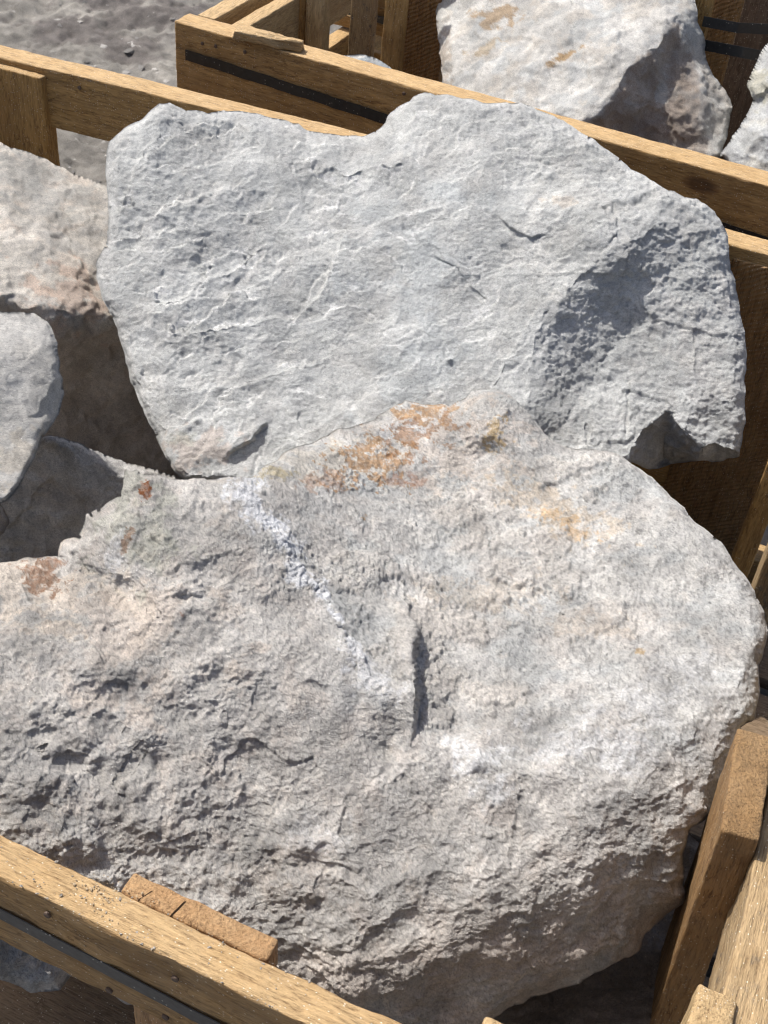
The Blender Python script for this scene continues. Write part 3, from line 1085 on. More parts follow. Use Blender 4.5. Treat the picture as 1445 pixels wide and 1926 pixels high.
# nails
NAIL = plain_material('rusty_nail_head', (0.10, 0.065, 0.045), rough=0.55, spec=0.5, bump=0.0004, bscale=900)
def nail(px, py, origin, nrm, parent, r=0.0032):
    p = on_face(px, py, origin, nrm) - nrm * 0.0006
    V, F = [], []
    side_ = np.cross(nrm, Zax)
    for k, (rr, o_) in enumerate(((r, 0.001), (r, -0.0006), (r * 0.7, -0.0012))):
        for q in range(12):
            t_ = q * math.pi / 6
            V.append(side_ * math.cos(t_) * rr + Zax * math.sin(t_) * rr + nrm * o_)
    for k in range(2):
        for q in range(12):
            F.append((k * 12 + q, k * 12 + (q + 1) % 12, k * 12 + 12 + (q + 1) % 12, k * 12 + 12 + q))
    F.append(tuple(range(24, 36)))
    F.append(tuple(range(12))[::-1])
    o = mesh_obj('nail', V, F, NAIL, smooth=False)
    o.parent = parent
    o.matrix_parent_inverse = parent.matrix_world.inverted()
    o.matrix_world = Matrix.Translation(Vector(p))
for x_, y_ in ((381, 82), (406, 87), (461, 98), (760, 176)):
    nail(x_, y_, fo3, V3, c2)
f2o = farc - V2 * (T2 / 2 + 0.0008)
for x_, y_ in ((150, 165), (330, 215)):
    nail(x_, y_, f2o, V2, c1)
for x_, y_ in ((206, 1862), (312, 1912), (90, 1720), (330, 1840)):
    nail(x_, y_, fo, V1, c1)

# =========================================================== front boulder
ROUGH = rock_material('pale_rough_stone', bump=1.0, stretch=(0.5, 1, 1), rot=(0, 0, R(50)), fleck=0.38, glint=0.35)
CLEAVED = rock_material('grey_cleaved_stone', bump=0.75, stretch=(0.6, 1, 1), rot=(0, 0, R(-30)), fleck=0.32, glint=0.4)
SHADY = rock_material('mottled_stone', bump=1.0, fleck=0.4, glint=0.3)

FR_OUT = [(-560, 1380), (-300, 1150), (-60, 1072), (0, 1057), (60, 1050), (108, 1046), (114, 1022), (126, 1012), (150, 1008), (154, 985), (160, 962), (171, 969), (178, 957), (190, 962), (205, 941),
          (222, 932), (231, 905), (236, 882), (248, 889), (258, 883), (275, 891), (300, 893), (330, 900), (400, 902), (470, 898), (520, 862), (600, 820), (690, 792),
          (765, 754), (800, 760), (845, 765), (872, 752), (890, 732), (915, 727), (955, 738), (990, 772), (1020, 815), (1060, 842),
          (1120, 849), (1150, 848), (1200, 880), (1260, 930), (1300, 972), (1350, 1017), (1400, 1077), (1425, 1115), (1438, 1160),
          (1440, 1215), (1430, 1260), (1432, 1300), (1420, 1355), (1394, 1368), (1385, 1410), (1370, 1455), (1340, 1530), (1300, 1560),
          (1286, 1600), (1288, 1690), (1272, 1708), (1212, 1762), (1203, 1788), (1133, 1826), (1075, 1856), (1000, 1878), (925, 1918),
          (820, 1970), (700, 2000), (560, 1990), (420, 1950), (300, 1915), (240, 1888), (180, 1845), (130, 1835), (110, 1865), (60, 1870),
          (0, 1842), (-250, 1900), (-520, 1850), (-620, 1600)]  # unseen left end stretched out to keep sun off the crate floor
FR_CTL = [(-560, 1450, 1.24), (-500, 1750, 1.18), (-350, 1650, 1.16), (-200, 1200, 1.27), (-100, 1150, 1.26), (0, 1065, 1.32), (100, 1050, 1.33), (0, 1200, 1.215), (100, 1180, 1.22), (150, 1060, 1.30),
          (240, 890, 1.325), (200, 1000, 1.28), (330, 905, 1.315), (470, 905, 1.33), (600, 825, 1.47), (765, 760, 1.57), (910, 735, 1.56),
          (1000, 790, 1.53), (1120, 855, 1.49), (1260, 935, 1.43), (1400, 1085, 1.335), (1435, 1180, 1.30),
          (300, 1000, 1.268), (300, 1150, 1.213), (300, 1300, 1.178), (300, 1500, 1.15), (200, 1650, 1.13), (100, 1400, 1.155), (0, 1400, 1.15),
          (0, 1560, 1.12), (-200, 1500, 1.15),
          (500, 950, 1.305), (570, 1080, 1.275), (640, 1190, 1.228), (700, 1300, 1.19), (500, 1200, 1.207), (480, 1050, 1.255), (500, 1400, 1.165), (450, 1600, 1.155), (400, 1750, 1.135),
          (700, 1000, 1.375), (720, 1200, 1.255), (730, 1400, 1.175), (800, 900, 1.48), (850, 1100, 1.345), (850, 1300, 1.235),
          (850, 1450, 1.175), (800, 1600, 1.15), (700, 1700, 1.135), (650, 1820, 1.13), (1000, 950, 1.445), (1050, 1100, 1.355),
          (1050, 1300, 1.235), (1050, 1450, 1.165), (1000, 1600, 1.15), (900, 1690, 1.14), (1100, 1550, 1.158), (1200, 1100, 1.35),
          (1200, 1300, 1.235), (1250, 1400, 1.19), (1200, 1480, 1.17), (1350, 1200, 1.295), (1370, 1300, 1.238), (1330, 1400, 1.208),
          (1300, 1480, 1.192), (1250, 1600, 1.182), (1200, 1720, 1.19), (1050, 1800, 1.175), (900, 1780, 1.145), (800, 1880, 1.16),
          (1000, 1700, 1.15), (500, 1900, 1.18), (200, 1800, 1.17), (0, 1750, 1.14)]

VEIN = [(455, 915), (500, 985), (545, 1040), (572, 1090), (600, 1115), (635, 1170), (655, 1210), (690, 1270), (720, 1310)]

def fr_feats(X, Y, d):
    D = 0
    # overhanging lower side
    D = D + facet(X, Y, [(1375, 1450), (1325, 1490), (1305, 1535), (1250, 1575), (1180, 1590), (1120, 1625), (1098, 1680), (950, 1725),
                         (850, 1780), (800, 1815), (723, 1855), (640, 1880), (600, 2050), (1000, 2050), (1300, 1900), (1450, 1700), (1450, 1500)],
                  0.00024, 260, 14, 3)
    # flap standing proud of the upper surface
    fl = densify([(755, 1100), (764, 1150), (783, 1185), (771, 1215), (776, 1260), (786, 1305), (778, 1350), (770, 1420), (762, 1500), (755, 1600)], 6, 3, 5, False)
    dd, sg, al, _, _ = seg_dist(X, Y, fl, False)
    al = along(X, Y, [(763, 1100), (778, 1600)])
    D = D - 0.036 * sstep(0.02, 0.22, al) * sstep(0.64, 0.38, al) * np.where(sg > 0, np.exp(-(dd / 95) ** 1.3), np.clip(1 - dd / 8, 0, 1) ** 1.5)
    D = D + facet(X, Y, [(640, 1165), (700, 1150), (764, 1165), (776, 1215), (776, 1300), (780, 1380), (740, 1460), (640, 1400), (640, 1260)], 0.00030, 28, 6, 44, 5)
    # dark pocket under the small dark rim beside the flap
    D = D + bump_at(X, Y, 700, 1170, 50, 16, -0.006)
    # calcite lip along the ridge
    D = D + ledge(X, Y, [(560, 1090), (575, 1100), (600, 1112), (628, 1150), (640, 1180), (668, 1212)], -0.005, 30, 3, 7, 17, 0.3)
    # saddle and the bump at the top
    D = D + bump_at(X, Y, 930, 790, 60, 55, 0.02)
    D = D + bump_at(X, Y, 870, 850, 60, 40, -0.014)
    D = D + ledge(X, Y, [(700, 905), (780, 900), (850, 880), (930, 850), (1000, 900), (1060, 985), (1110, 1010)], -0.010, 60, 30, 8, 8)
    D = D + ledge(X, Y, [(830, 1130), (900, 1090), (1000, 1110), (1060, 1150), (1120, 1190), (1200, 1180)], -0.005, 50, 20, 12, 9)
    # step off the left shoulder
    D = D + ledge(X, Y, [(110, 1050), (190, 1080), (225, 1110), (250, 1145), (240, 1200)], -0.006, 90, 24, 6, 10)
    D = D + ledge(X, Y, [(235, 900), (215, 960), (205, 1040), (225, 1100)], -0.005, 40, 20, 5, 12)
    # lumps and hollows at the left
    for k, (x, y, r, a) in enumerate([(85, 1220, 60, .012), (190, 1250, 55, .010), (70, 1330, 55, .012), (160, 1390, 60, .012), (280, 1390, 45, .012),
                                      (60, 1460, 70, .012), (190, 1510, 60, .010), (290, 1560, 55, .012), (120, 1580, 60, .014), (260, 1260, 35, .006),
                                      (355, 1105, 20, .008), (590, 1272, 22, .006), (330, 1300, 40, .006), (450, 1240, 60, .006), (420, 1500, 80, .010), (560, 1560, 70, .010)]):
        D = D + bump_at(X, Y, x, y, r * 1.15, r * 0.75, a * .6) + bump_at(X, Y, x + r * .2, y + r * .95, r * 1.1, r * .4, -a * .4)
    # white lump and scallops at the lower right
    D = D + bump_at(X, Y, 890, 1430, 60, 40, 0.007) + bump_at(X, Y, 900, 1455, 30, 14, -0.003)
    # front scarps
    D = D + ledge(X, Y, [(240, 1640), (300, 1590), (370, 1560), (470, 1600), (560, 1580), (660, 1590), (740, 1560)], 0.006, 70, 20, 6, 14)
    D = D + ledge(X, Y, [(460, 1690), (540, 1660), (620, 1640), (700, 1680), (770, 1640), (860, 1620)], 0.006, 60, 20, 6, 15)
    D = D + ledge(X, Y, [(520, 1840), (560, 1780), (640, 1800), (700, 1770), (760, 1730), (830, 1725)], -0.005, 60, 20, 5, 16)
    D = D + ledge(X, Y, [(0, 1380), (80, 1420), (160, 1440), (220, 1500), (300, 1530)], -0.005, 60, 16, 16, 18)
    D = D + ledge(X, Y, [(40, 1330), (120, 1345), (190, 1350), (250, 1400), (300, 1400)], -0.004, 40, 14, 14, 19)
    # broken right-hand edge below the top surface
    D = D + 0 * facet(X, Y, [(1445, 1290), (1400, 1300), (1330, 1330), (1290, 1380), (1260, 1420), (1180, 1460), (1170, 1580), (1300, 1560), (1380, 1460), (1450, 1350)], 0.00012, 120, 14, 21)
    D = D + groove(X, Y, [(985, 1480), (978, 1530), (968, 1600), (965, 1640)], 0.003, 5, 3, 22)
    return D

CRUST = ((830, 1165, 85, 55, 1), (1005, 1060, 100, 60, 2), (1110, 1170, 75, 30, 3), (765, 1215, 28, 80, 4), (690, 1075, 60, 35, 5), (880, 960, 90, 50, 6),
         (1080, 880, 80, 40, 7), (930, 1310, 60, 30, 8), (830, 1310, 40, 60, 9))
def crust(P, X, Y):
    m = 0
    for (x, y, rx, ry, k) in CRUST:
        m = np.maximum(m, blob(X, Y, x, y, rx, ry, P, 0.04, 200 + k, 0.05, 0.3))
    return m

def fr_disp(P, X, Y, d, N):
    # how broken the surface is: smooth on the bright top, rough on the front
    ru = sstep(1250, 1520, Y + 0.15 * (X - 700) + 80 * fbm(P, 0.12, 2, .5, 1)) 
    left = sstep(520, 380, X - 0.35 * (Y - 1100))
    lip = 1 - sstep(0, 40, np.abs((X - 600) * 0.8 - (Y - 1130) * 0.55))
    ru = np.clip(np.maximum(ru, 0.85 * left), 0, 1)
    lu = fbm(P, 0.075, 3, 0.5, 2)
    me = fbm(P, 0.028, 4, 0.6, 3)
    rg = ridged(P + 0.01 * me[..., None], 0.032, 4, 0.55, 4) - 0.55
    fi = fbm(P * np.array([1, 1, 1.9]), 0.009, 3, 0.65, 5)
    c1_ = chips(P, 0.075, 31, 0.3, (1, 1, 1.4))
    c2_ = chips(P, 0.026, 32, 0.35, (1, 1, 1.8))
    c3_ = chips(P, 0.0095, 33, 0.35, (0.8, 0.8, 1.9))
    h = lu * (0.003 + 0.001 * ru) + me * (0.0010 + 0.0006 * ru + 0.0010 * left) + rg * (0.0006 + 0.0006 * ru + 0.0010 * left)
    h = h + c1_ * (0.005 + 0.004 * ru) + c2_ * (0.0012 + 0.0021 * ru + 0.0018 * left) + c3_ * (0.0007 + 0.0013 * ru)
    h = h + fi * 0.0006
    h = h + fbm(P * np.array([1, 1, 1.6]), 0.0042, 2, 0.7, 12) * 0.0007
    dl, *_ = seg_dist(X, Y, VEIN, False)
    vm = np.clip(1 - dl / 30, 0, 1)
    h = h + vm * (0.003 + 0.0045 * np.abs(fbm(P, 0.012, 4, 0.65, 13)))
    cm = crust(P, X, Y)
    h = h + cm * (0.0025 + 0.003 * np.abs(fbm(P, 0.011, 4, 0.65, 71)))
    # scattered crumbs of weathered crust on the top surface
    cr = sstep(0.12, 0.5, fbm(P, 0.05, 4, 0.6, 8)) * (1 - 0.6 * ru)
    h = h + cr * (0.0016 * np.abs(fbm(P, 0.008, 3, 0.6, 9)) * 2 + 0.0006)
    return h

def fr_col(P, X, Y, d, h):
    C = np.zeros(P.shape) + np.array([0.47, 0.45, 0.42])
    t = fbm(P, 0.10, 4, 0.55, 21)
    C = C * (1 + 0.10 * t[..., None])
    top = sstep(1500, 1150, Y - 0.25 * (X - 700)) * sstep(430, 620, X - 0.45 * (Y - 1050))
    C = cmix(C, top * 0.8, (0.525, 0.518, 0.495))  # top painted paler to strengthen its sunlit look
    # bluish grey bands and pinkish crust over the top
    g = sstep(-0.1, 0.5, fbm(P * np.array([1, 1.8, 1]), 0.09, 5, 0.6, 22)) * (0.25 + 0.75 * top)
    C = cmix(C, g * 0.55, (0.415, 0.432, 0.43))
    p = sstep(0.05, 0.5, fbm(P, 0.07, 5, 0.6, 23)) * (0.2 + 0.8 * top)
    C = cmix(C, p * 0.35, (0.565, 0.515, 0.465))
    # darker, greyer left and front, painted for their weaker light
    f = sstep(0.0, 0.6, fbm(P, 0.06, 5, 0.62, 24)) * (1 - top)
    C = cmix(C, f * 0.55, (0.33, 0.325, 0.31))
    f = sstep(0.1, 0.6, fbm(P, 0.03, 5, 0.62, 25)) * (1 - top)
    C = cmix(C, f * 0.6, (0.50, 0.455, 0.41))
    # long mineral flecks
    q = fbm(P * np.array([1.0, 0.45, 0.45]) + 0.004 * t[..., None], 0.0045, 3, 0.6, 26)
    C = C * (1 - 0.30 * sstep(0.15, 0.5, q) * (0.5 + 0.5 * top))[..., None]
    # pale dusty ledge at the left, warm
    m = blob(X, Y, 70, 1110, 190, 70, P, 0.05, 3, 0.0, 0.4)
    C = cmix(C, m * 0.8, (0.56, 0.50, 0.43))
    m = blob(X, Y, 230, 1220, 170, 120, P, 0.05, 33, 0.1, 0.4)
    C = cmix(C, m * 0.5, (0.52, 0.45, 0.385))
    C = cmix(C, crust(P, X, Y) * 0.5, (0.575, 0.54, 0.495))
    # greenish tinge left of the calcite
    m = blob(X, Y, 260, 980, 90, 110, P, 0.04, 4, 0.1, 0.5)
    C = cmix(C, m * 0.45, (0.38, 0.39, 0.32))
    # light saddle patch
    m = blob(X, Y, 850, 830, 120, 70, P, 0.03, 5, 0.0, 0.4)
    C = cmix(C, m * 0.7, (0.58, 0.52, 0.46))
    m = blob(X, Y, 640, 870, 130, 45, P, 0.03, 45, 0.0, 0.4)
    C = cmix(C, m * 0.6, (0.55, 0.51, 0.44))
    # calcite
    dl, *_ = seg_dist(X, Y, densify(VEIN, 8, 12, 77, False), False)
    fine = fbm(P, 0.006, 4, 0.7, 61)
    wv_ = 1 + 0.9 * np.clip(fbm(P, 0.045, 3, 0.6, 16), -0.75, 1)
    va_ = along(X, Y, VEIN)
    m = sstep(0.1, 0.95, 1 - dl / ((34 - 20 * sstep(0.35, 0.6, va_) + 22 * sstep(0.65, 0.95, va_)) * wv_) + 0.8 * fbm(P, 0.02, 5, 0.75, 6) + 0.3 * fine)
    C = cmix(C, m * 0.85 * (1 - 0.45 * sstep(0.6, 0.95, va_)), (0.69, 0.705, 0.73))
    for (x, y, rx, ry, a) in ((890, 1420, 60, 55, .9), (1100, 1400, 130, 50, .75), (1230, 1330, 70, 60, .6), (1290, 1270, 50, 40, .5), (590, 1570, 60, 50, .5),
                              (215, 1050, 18, 38, .9), (780, 800, 80, 25, .6), (1180, 1440, 90, 40, .5), (925, 1490, 40, 30, .7)):
        m = blob(X, Y, x, y, rx, ry, P, 0.03, x * .01, 0.05, 0.5)
        C = cmix(C, m * a * 0.6 * sstep(-0.9, 0.3, fine), (0.68, 0.69, 0.70))
    # rust
    for (x, y, rx, ry, a, c, th) in ((695, 868, 70, 48, .8, (0.36, 0.205, 0.085), .18), (765, 905, 40, 14, .6, (0.36, 0.20, 0.13), .2), (800, 775, 55, 22, .8, (0.37, 0.215, 0.09), .15),
                                 (610, 905, 50, 18, .55, (0.40, 0.24, 0.15), .2), (840, 805, 30, 30, .7, (0.34, 0.19, 0.09), .25), (925, 820, 30, 30, .7, (0.44, 0.30, 0.12), .15),
                                 (765, 820, 40, 40, .7, (0.32, 0.17, 0.08), .3), (1040, 955, 115, 34, .38, (0.56, 0.43, 0.28), .0), (1060, 985, 55, 16, .55, (0.52, 0.34, 0.16), .1),
                                 (80, 1080, 45, 26, .9, (0.27, 0.16, 0.10), .1), (272, 922, 11, 15, 1, (0.25, 0.09, 0.03), .1), (238, 1020, 14, 22, .8, (0.25, 0.15, 0.09), .1),
                                 (346, 1158, 7, 8, .6, (0.30, 0.13, 0.07), .1), (684, 978, 9, 9, .8, (0.42, 0.27, 0.12), .2), (510, 890, 40, 14, .8, (0.44, 0.38, 0.24), .1),
                                 (920, 1120, 120, 30, .22, (0.55, 0.42, 0.28), .1), (1120, 1180, 70, 25, .22, (0.58, 0.45, 0.32), .1), (1203, 1225, 8, 6, .8, (0.42, 0.30, 0.16), .1),
                                 (1180, 1780, 60, 40, .6, (0.34, 0.26, 0.17), .1)):
        m = blob(X, Y, x, y, rx, ry, P, 0.016, x * .013 + 2, th, 0.16, 0.45 if x in (1040, 1060) else 0)
        C = cmix(C, m * a * (0.55 + 0.45 * sstep(-0.5, 0.1, fine)), c)
    # browner underside, and a greyer patch low on the left
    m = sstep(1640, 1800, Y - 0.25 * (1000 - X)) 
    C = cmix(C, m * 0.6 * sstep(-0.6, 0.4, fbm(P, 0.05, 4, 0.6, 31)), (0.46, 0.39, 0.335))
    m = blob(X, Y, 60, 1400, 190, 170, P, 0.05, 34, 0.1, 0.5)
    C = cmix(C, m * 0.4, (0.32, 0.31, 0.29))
    # fine and blotchy random tone
    C = C * (1 + 0.07 * fine[..., None])
    C = C * (1 + 0.10 * fbm(P, 0.022, 4, 0.6, 66)[..., None])
    return C

rock('boulder', FR_OUT, FR_CTL, ROUGH, 2.0, fr_feats, fr_disp, fr_col, edge=(34, 0.035), thick=0.20, jit=6, seed=1, fac=(95, 0.0035, 0.8),
     label='largest pale boulder filling the near crate, with rust patches and a white seam', group='boulders in the crates')

# =========================================================== upper grey boulder
UP_OUT = [(200, 290), (207, 262), (235, 240), (270, 220), (300, 192), (320, 193), (350, 206), (400, 208), (450, 209), (500, 216), (560, 233),
          (620, 251), (680, 259), (705, 248), (730, 216), (765, 191), (800, 174), (850, 181), (900, 190), (950, 193), (1000, 200), (1040, 215),
          (1075, 235), (1097, 250), (1150, 285), (1200, 325), (1260, 355), (1310, 375), (1355, 410), (1368, 440), (1372, 490), (1390, 560),
          (1398, 620), (1405, 660), (1403, 730), (1402, 800), (1390, 858), (1350, 868), (1300, 870), (1250, 878), (1215, 884), (1185, 868),
          (1150, 900), (1000, 940), (800, 960), (600, 955), (480, 925), (430, 908), (370, 903), (340, 900), (325, 880), (300, 840), (285, 800),
          (262, 760), (240, 690), (215, 600), (190, 560), (180, 520), (182, 490), (200, 460), (205, 400), (200, 340)]
UP_CTL = [(200, 300, 1.85), (300, 200, 1.90), (450, 212, 1.93), (680, 262, 1.91), (800, 178, 1.93), (1000, 205, 1.91), (1100, 255, 1.87),
          (1250, 355, 1.81), (1360, 430, 1.80), (1390, 600, 1.755), (1400, 750, 1.715), (1385, 860, 1.70), (190, 540, 1.74), (250, 740, 1.66),
          (300, 300, 1.83), (300, 500, 1.745), (300, 700, 1.655), (350, 880, 1.58), (500, 300, 1.84), (500, 500, 1.75), (500, 700, 1.66),
          (500, 850, 1.595), (750, 300, 1.83), (750, 500, 1.74), (750, 750, 1.63), (950, 300, 1.83), (950, 500, 1.725), (930, 700, 1.64),
          (800, 950, 1.55), (640, 320, 1.84), (1020, 600, 1.68), (985, 780, 1.605), (1080, 530, 1.70), (1160, 470, 1.72), (1230, 420, 1.735),
          (1120, 700, 1.715), (1180, 620, 1.738), (1215, 540, 1.75), (1060, 800, 1.65), (1180, 800, 1.665), (1300, 600, 1.735),
          (1310, 750, 1.69), (1300, 480, 1.765), (1100, 400, 1.76), (1000, 400, 1.78)]

def up_feats(X, Y, d):
    D = 0
    # the shaded dish on the right
    D = D + ledge(X, Y, [(985, 800), (1000, 770), (1030, 690), (1032, 620), (1065, 560), (1115, 520), (1150, 480), (1230, 428)], 0.006, 110, 30, 9, 3, 0.1)
    # notch under the lower right edge
    D = D + facet(X, Y, [(1180, 880), (1196, 830), (1210, 808), (1235, 790), (1255, 772), (1275, 800), (1300, 825), (1325, 845), (1345, 830), (1365, 842), (1405, 850), (1420, 920), (1180, 930)],
                  0.0022, 120, 3.5, 5, 2)
    # back slope behind the saddle
    D = D + facet(X, Y, [(480, 212), (560, 250), (640, 300), (690, 262), (740, 200), (740, 120), (480, 120)], 0.0004, 50, 2, 6, 6)
    # raised plates
    D = D + ledge(X, Y, [(1040, 380), (1100, 370), (1150, 385), (1160, 440), (1130, 480), (1085, 500)], 0.006, 60, 3, 5, 7, 0.1)
    D = D + ledge(X, Y, [(925, 395), (960, 425), (1000, 447), (1030, 440), (1045, 425)][::-1], 0.005, 30, 3, 3, 8, 0.1)
    D = D + ledge(X, Y, [(740, 178), (800, 215), (900, 230), (960, 250), (1010, 275), (1080, 270)], 0.006, 40, 8, 6, 9, 0.1)
    # cracks
    D = D + groove(X, Y, [(810, 480), (860, 505), (885, 545), (920, 568)], 0.003, 2.2, 4, 10)
    D = D + groove(X, Y, [(655, 320), (720, 345), (780, 360)], 0.001, 2.5, 4, 11)
    D = D + groove(X, Y, [(1108, 795), (1103, 845)], 0.006, 3, 1, 12)
    D = D + groove(X, Y, [(1185, 700), (1182, 760), (1178, 830)], 0.003, 3, 3, 13)
    D = D + bump_at(X, Y, 846, 676, 6, 5, 0.006)
    D = D + bump_at(X, Y, 860, 285, 40, 10, 0.004)
    D = D + bump_at(X, Y, 1205, 845, 10, 14, 0.006)
    # steps at the upper left and the flaked foot
    for q, (ln, am_) in enumerate((
        ([(250, 300), (300, 318), (340, 322), (400, 305), (450, 300), (520, 270)], .006),
        ([(235, 340), (270, 375), (310, 385), (350, 378), (400, 360), (450, 348), (500, 330)], .007),
        ([(300, 205), (300, 250), (265, 290), (250, 330), (215, 400), (205, 440)][::-1], .006),
        ([(290, 810), (340, 800), (390, 790), (440, 775), (500, 760)], .006),
        ([(225, 600), (330, 560), (420, 510), (480, 470), (560, 450)], .0045),
        ([(240, 690), (290, 650), (360, 625), (450, 610), (540, 600), (600, 560), (625, 500), (650, 430), (700, 380)], .006),
        ([(270, 760), (340, 740), (400, 735), (480, 715), (540, 690), (600, 680), (680, 655)], .005),
        ([(500, 860), (600, 800), (680, 760), (760, 700), (830, 620)], .003),
        ([(900, 760), (960, 660), (1000, 600), (1030, 560), (1060, 480)], .0035),
        ([(230, 480), (300, 440), (380, 425), (450, 395), (520, 400), (600, 370)], .004),
        ([(600, 470), (680, 440), (740, 400), (850, 385), (950, 395)], .003),
        ([(390, 560), (470, 540), (540, 500), (600, 500)], .003))):
        D = D + ledge(X, Y, ln, am_ * 0.8, 42, 3.5, 8, 14 + q, 0.25)
    D = D + ledge(X, Y, [(515, 785), (490, 800), (470, 830), (430, 850), (410, 870)], 0.012, 50, 5, 5, 37, 0.15)
    return D

def scallops(P, X, Y):
    s = (0.42 * X + 0.91 * Y) / 52.0 + 1.6 * fbm(P, 0.17, 3, 0.5, 43) + 0.42 * fbm(P, 0.045, 5, 0.62, 44)
    fr = s - np.floor(s)
    saw = np.where(fr < 0.93, fr / 0.93, (1 - fr) / 0.07)
    am = sstep(-0.25, 0.3, fbm(P, 0.07, 4, 0.55, 45))
    s2 = (0.35 * X + 0.93 * Y) / 19.0 + 1.5 * fbm(P, 0.06, 4, 0.62, 46)
    f2 = s2 - np.floor(s2)
    saw2 = np.where(f2 < 0.86, f2 / 0.86, (1 - f2) / 0.14)
    am2 = sstep(-0.1, 0.4, fbm(P, 0.035, 3, 0.5, 47))
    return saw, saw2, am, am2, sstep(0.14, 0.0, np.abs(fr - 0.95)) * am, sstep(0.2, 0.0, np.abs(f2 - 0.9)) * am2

def up_disp(P, X, Y, d, N):
    rg = sstep(950, 1060, X - 0.2 * (Y - 500))
    lf = sstep(700, 350, X)
    me = fbm(P, 0.03, 4, 0.6, 42)
    lu = fbm(P, 0.10, 3, 0.5, 41)
    # thin cleavage sheets breaking in scalloped steps
    saw, saw2, am, am2, _, _ = scallops(P, X, Y)
    fi = fbm(P, 0.010, 4, 0.65, 48)
    k1 = chips(P, 0.13, 21, 0.25, (0.8, 1.2, 1.2))
    k2 = chips(P, 0.042, 22, 0.35, (0.6, 1.2, 1.3))
    k3 = chips(P, 0.014, 23, 0.35, (0.6, 1.2, 1.3))
    h = lu * 0.0035 + me * (0.0006 + 0.0018 * rg) - saw * am * 0.0055 * (1 - 0.75 * rg) * (0.5 + 0.5 * lf)
    h = h - saw2 * am2 * 0.0014 * (1 - 0.5 * rg) + fi * (0.0008 + 0.0007 * rg) + fbm(P, 0.0045, 2, 0.6, 50) * 0.00045 + k1 * (0.006 + 0.006 * rg) + k2 * (0.0014 + 0.0022 * rg) + k3 * (0.0008 + 0.0006 * rg)
    e = 1 - np.clip(d / 45, 0, 1)
    h = h + e * (me * 0.002 + fbm(P, 0.014, 3, 0.6, 49) * 0.0008)
    return h

def up_col(P, X, Y, d, h):
    C = np.zeros(P.shape) + np.array([0.46, 0.468, 0.456])
    t = fbm(P, 0.12, 5, 0.55, 51)
    C = C * (1 + 0.09 * t[..., None])
    g = sstep(0.0, 0.5, fbm(P, 0.05, 5, 0.6, 52))
    C = cmix(C, g * 0.5, (0.48, 0.475, 0.455))
    g = sstep(0.0, 0.6, fbm(P, 0.07, 5, 0.6, 53))
    C = cmix(C, g * 0.4, (0.36, 0.37, 0.37))
    # pale lines painted on flake crests as sunlit edges, plus a fine web
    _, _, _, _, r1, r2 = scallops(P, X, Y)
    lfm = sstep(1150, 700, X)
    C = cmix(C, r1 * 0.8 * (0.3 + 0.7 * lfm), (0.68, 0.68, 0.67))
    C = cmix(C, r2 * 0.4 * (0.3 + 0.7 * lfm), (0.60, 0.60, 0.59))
    w = np.abs(fbm(P, 0.045, 4, 0.6, 54))
    C = cmix(C, sstep(0.04, 0.0, w) * 0.3, (0.60, 0.60, 0.59))
    e = sstep(26, 0, d + 14 * fbm(P, 0.02, 3, .6, 55))
    C = cmix(C, e * 0.3, (0.52, 0.52, 0.51))
    m = blob(X, Y, 370, 845, 80, 35, P, 0.03, 5, 0.0, 0.4)
    C = cmix(C, m * 0.6, (0.46, 0.39, 0.34))
    m = blob(X, Y, 350, 820, 60, 16, P, 0.03, 6, 0.0, 0.4)
    C = cmix(C, m * 0.4, (0.33, 0.34, 0.28))
    m = blob(X, Y, 1330, 640, 90, 130, P, 0.05, 7, 0.0, 0.5)
    C = cmix(C, m * 0.3, (0.40, 0.38, 0.36))
    m = blob(X, Y, 1060, 380, 30, 10, P, 0.02, 8, 0.0, 0.4)
    C = cmix(C, m * 0.6, (0.48, 0.43, 0.37))
    C = C * (1 + 0.10 * fbm(P, 0.006, 4, 0.7, 57)[..., None])
    # the bluish stretch down the middle
    m = blob(X, Y, 790, 560, 120, 200, P, 0.08, 9, 0.0, 0.6, 0.2)
    C = cmix(C, m * 0.35, (0.385, 0.42, 0.435))
    return C

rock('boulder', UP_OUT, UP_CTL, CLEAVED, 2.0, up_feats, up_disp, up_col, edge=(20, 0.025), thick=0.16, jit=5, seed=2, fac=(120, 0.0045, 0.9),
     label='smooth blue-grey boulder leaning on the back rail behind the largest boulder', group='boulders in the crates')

# =========================================================== other rocks
def gen_disp(a, seed, lum=0.004, big=1.0):
    def f(P, X, Y, d, N):
        me = fbm(P, 0.03, 4, 0.6, seed)
        return (fbm(P, 0.09, 3, 0.5, seed + 1) * lum + me * 0.002 * a + (ridged(P, 0.03, 3, 0.5, seed + 2) - .5) * 0.0016 * a
                + fbm(P, 0.009, 3, 0.65, seed + 3) * 0.0007 * a + chips(P, 0.12, seed, .25) * 0.012 * big + chips(P, 0.04, seed + 5, .3) * 0.005 * a * big + chips(P, 0.014, seed + 6, .3) * 0.0018 * a)
    return f

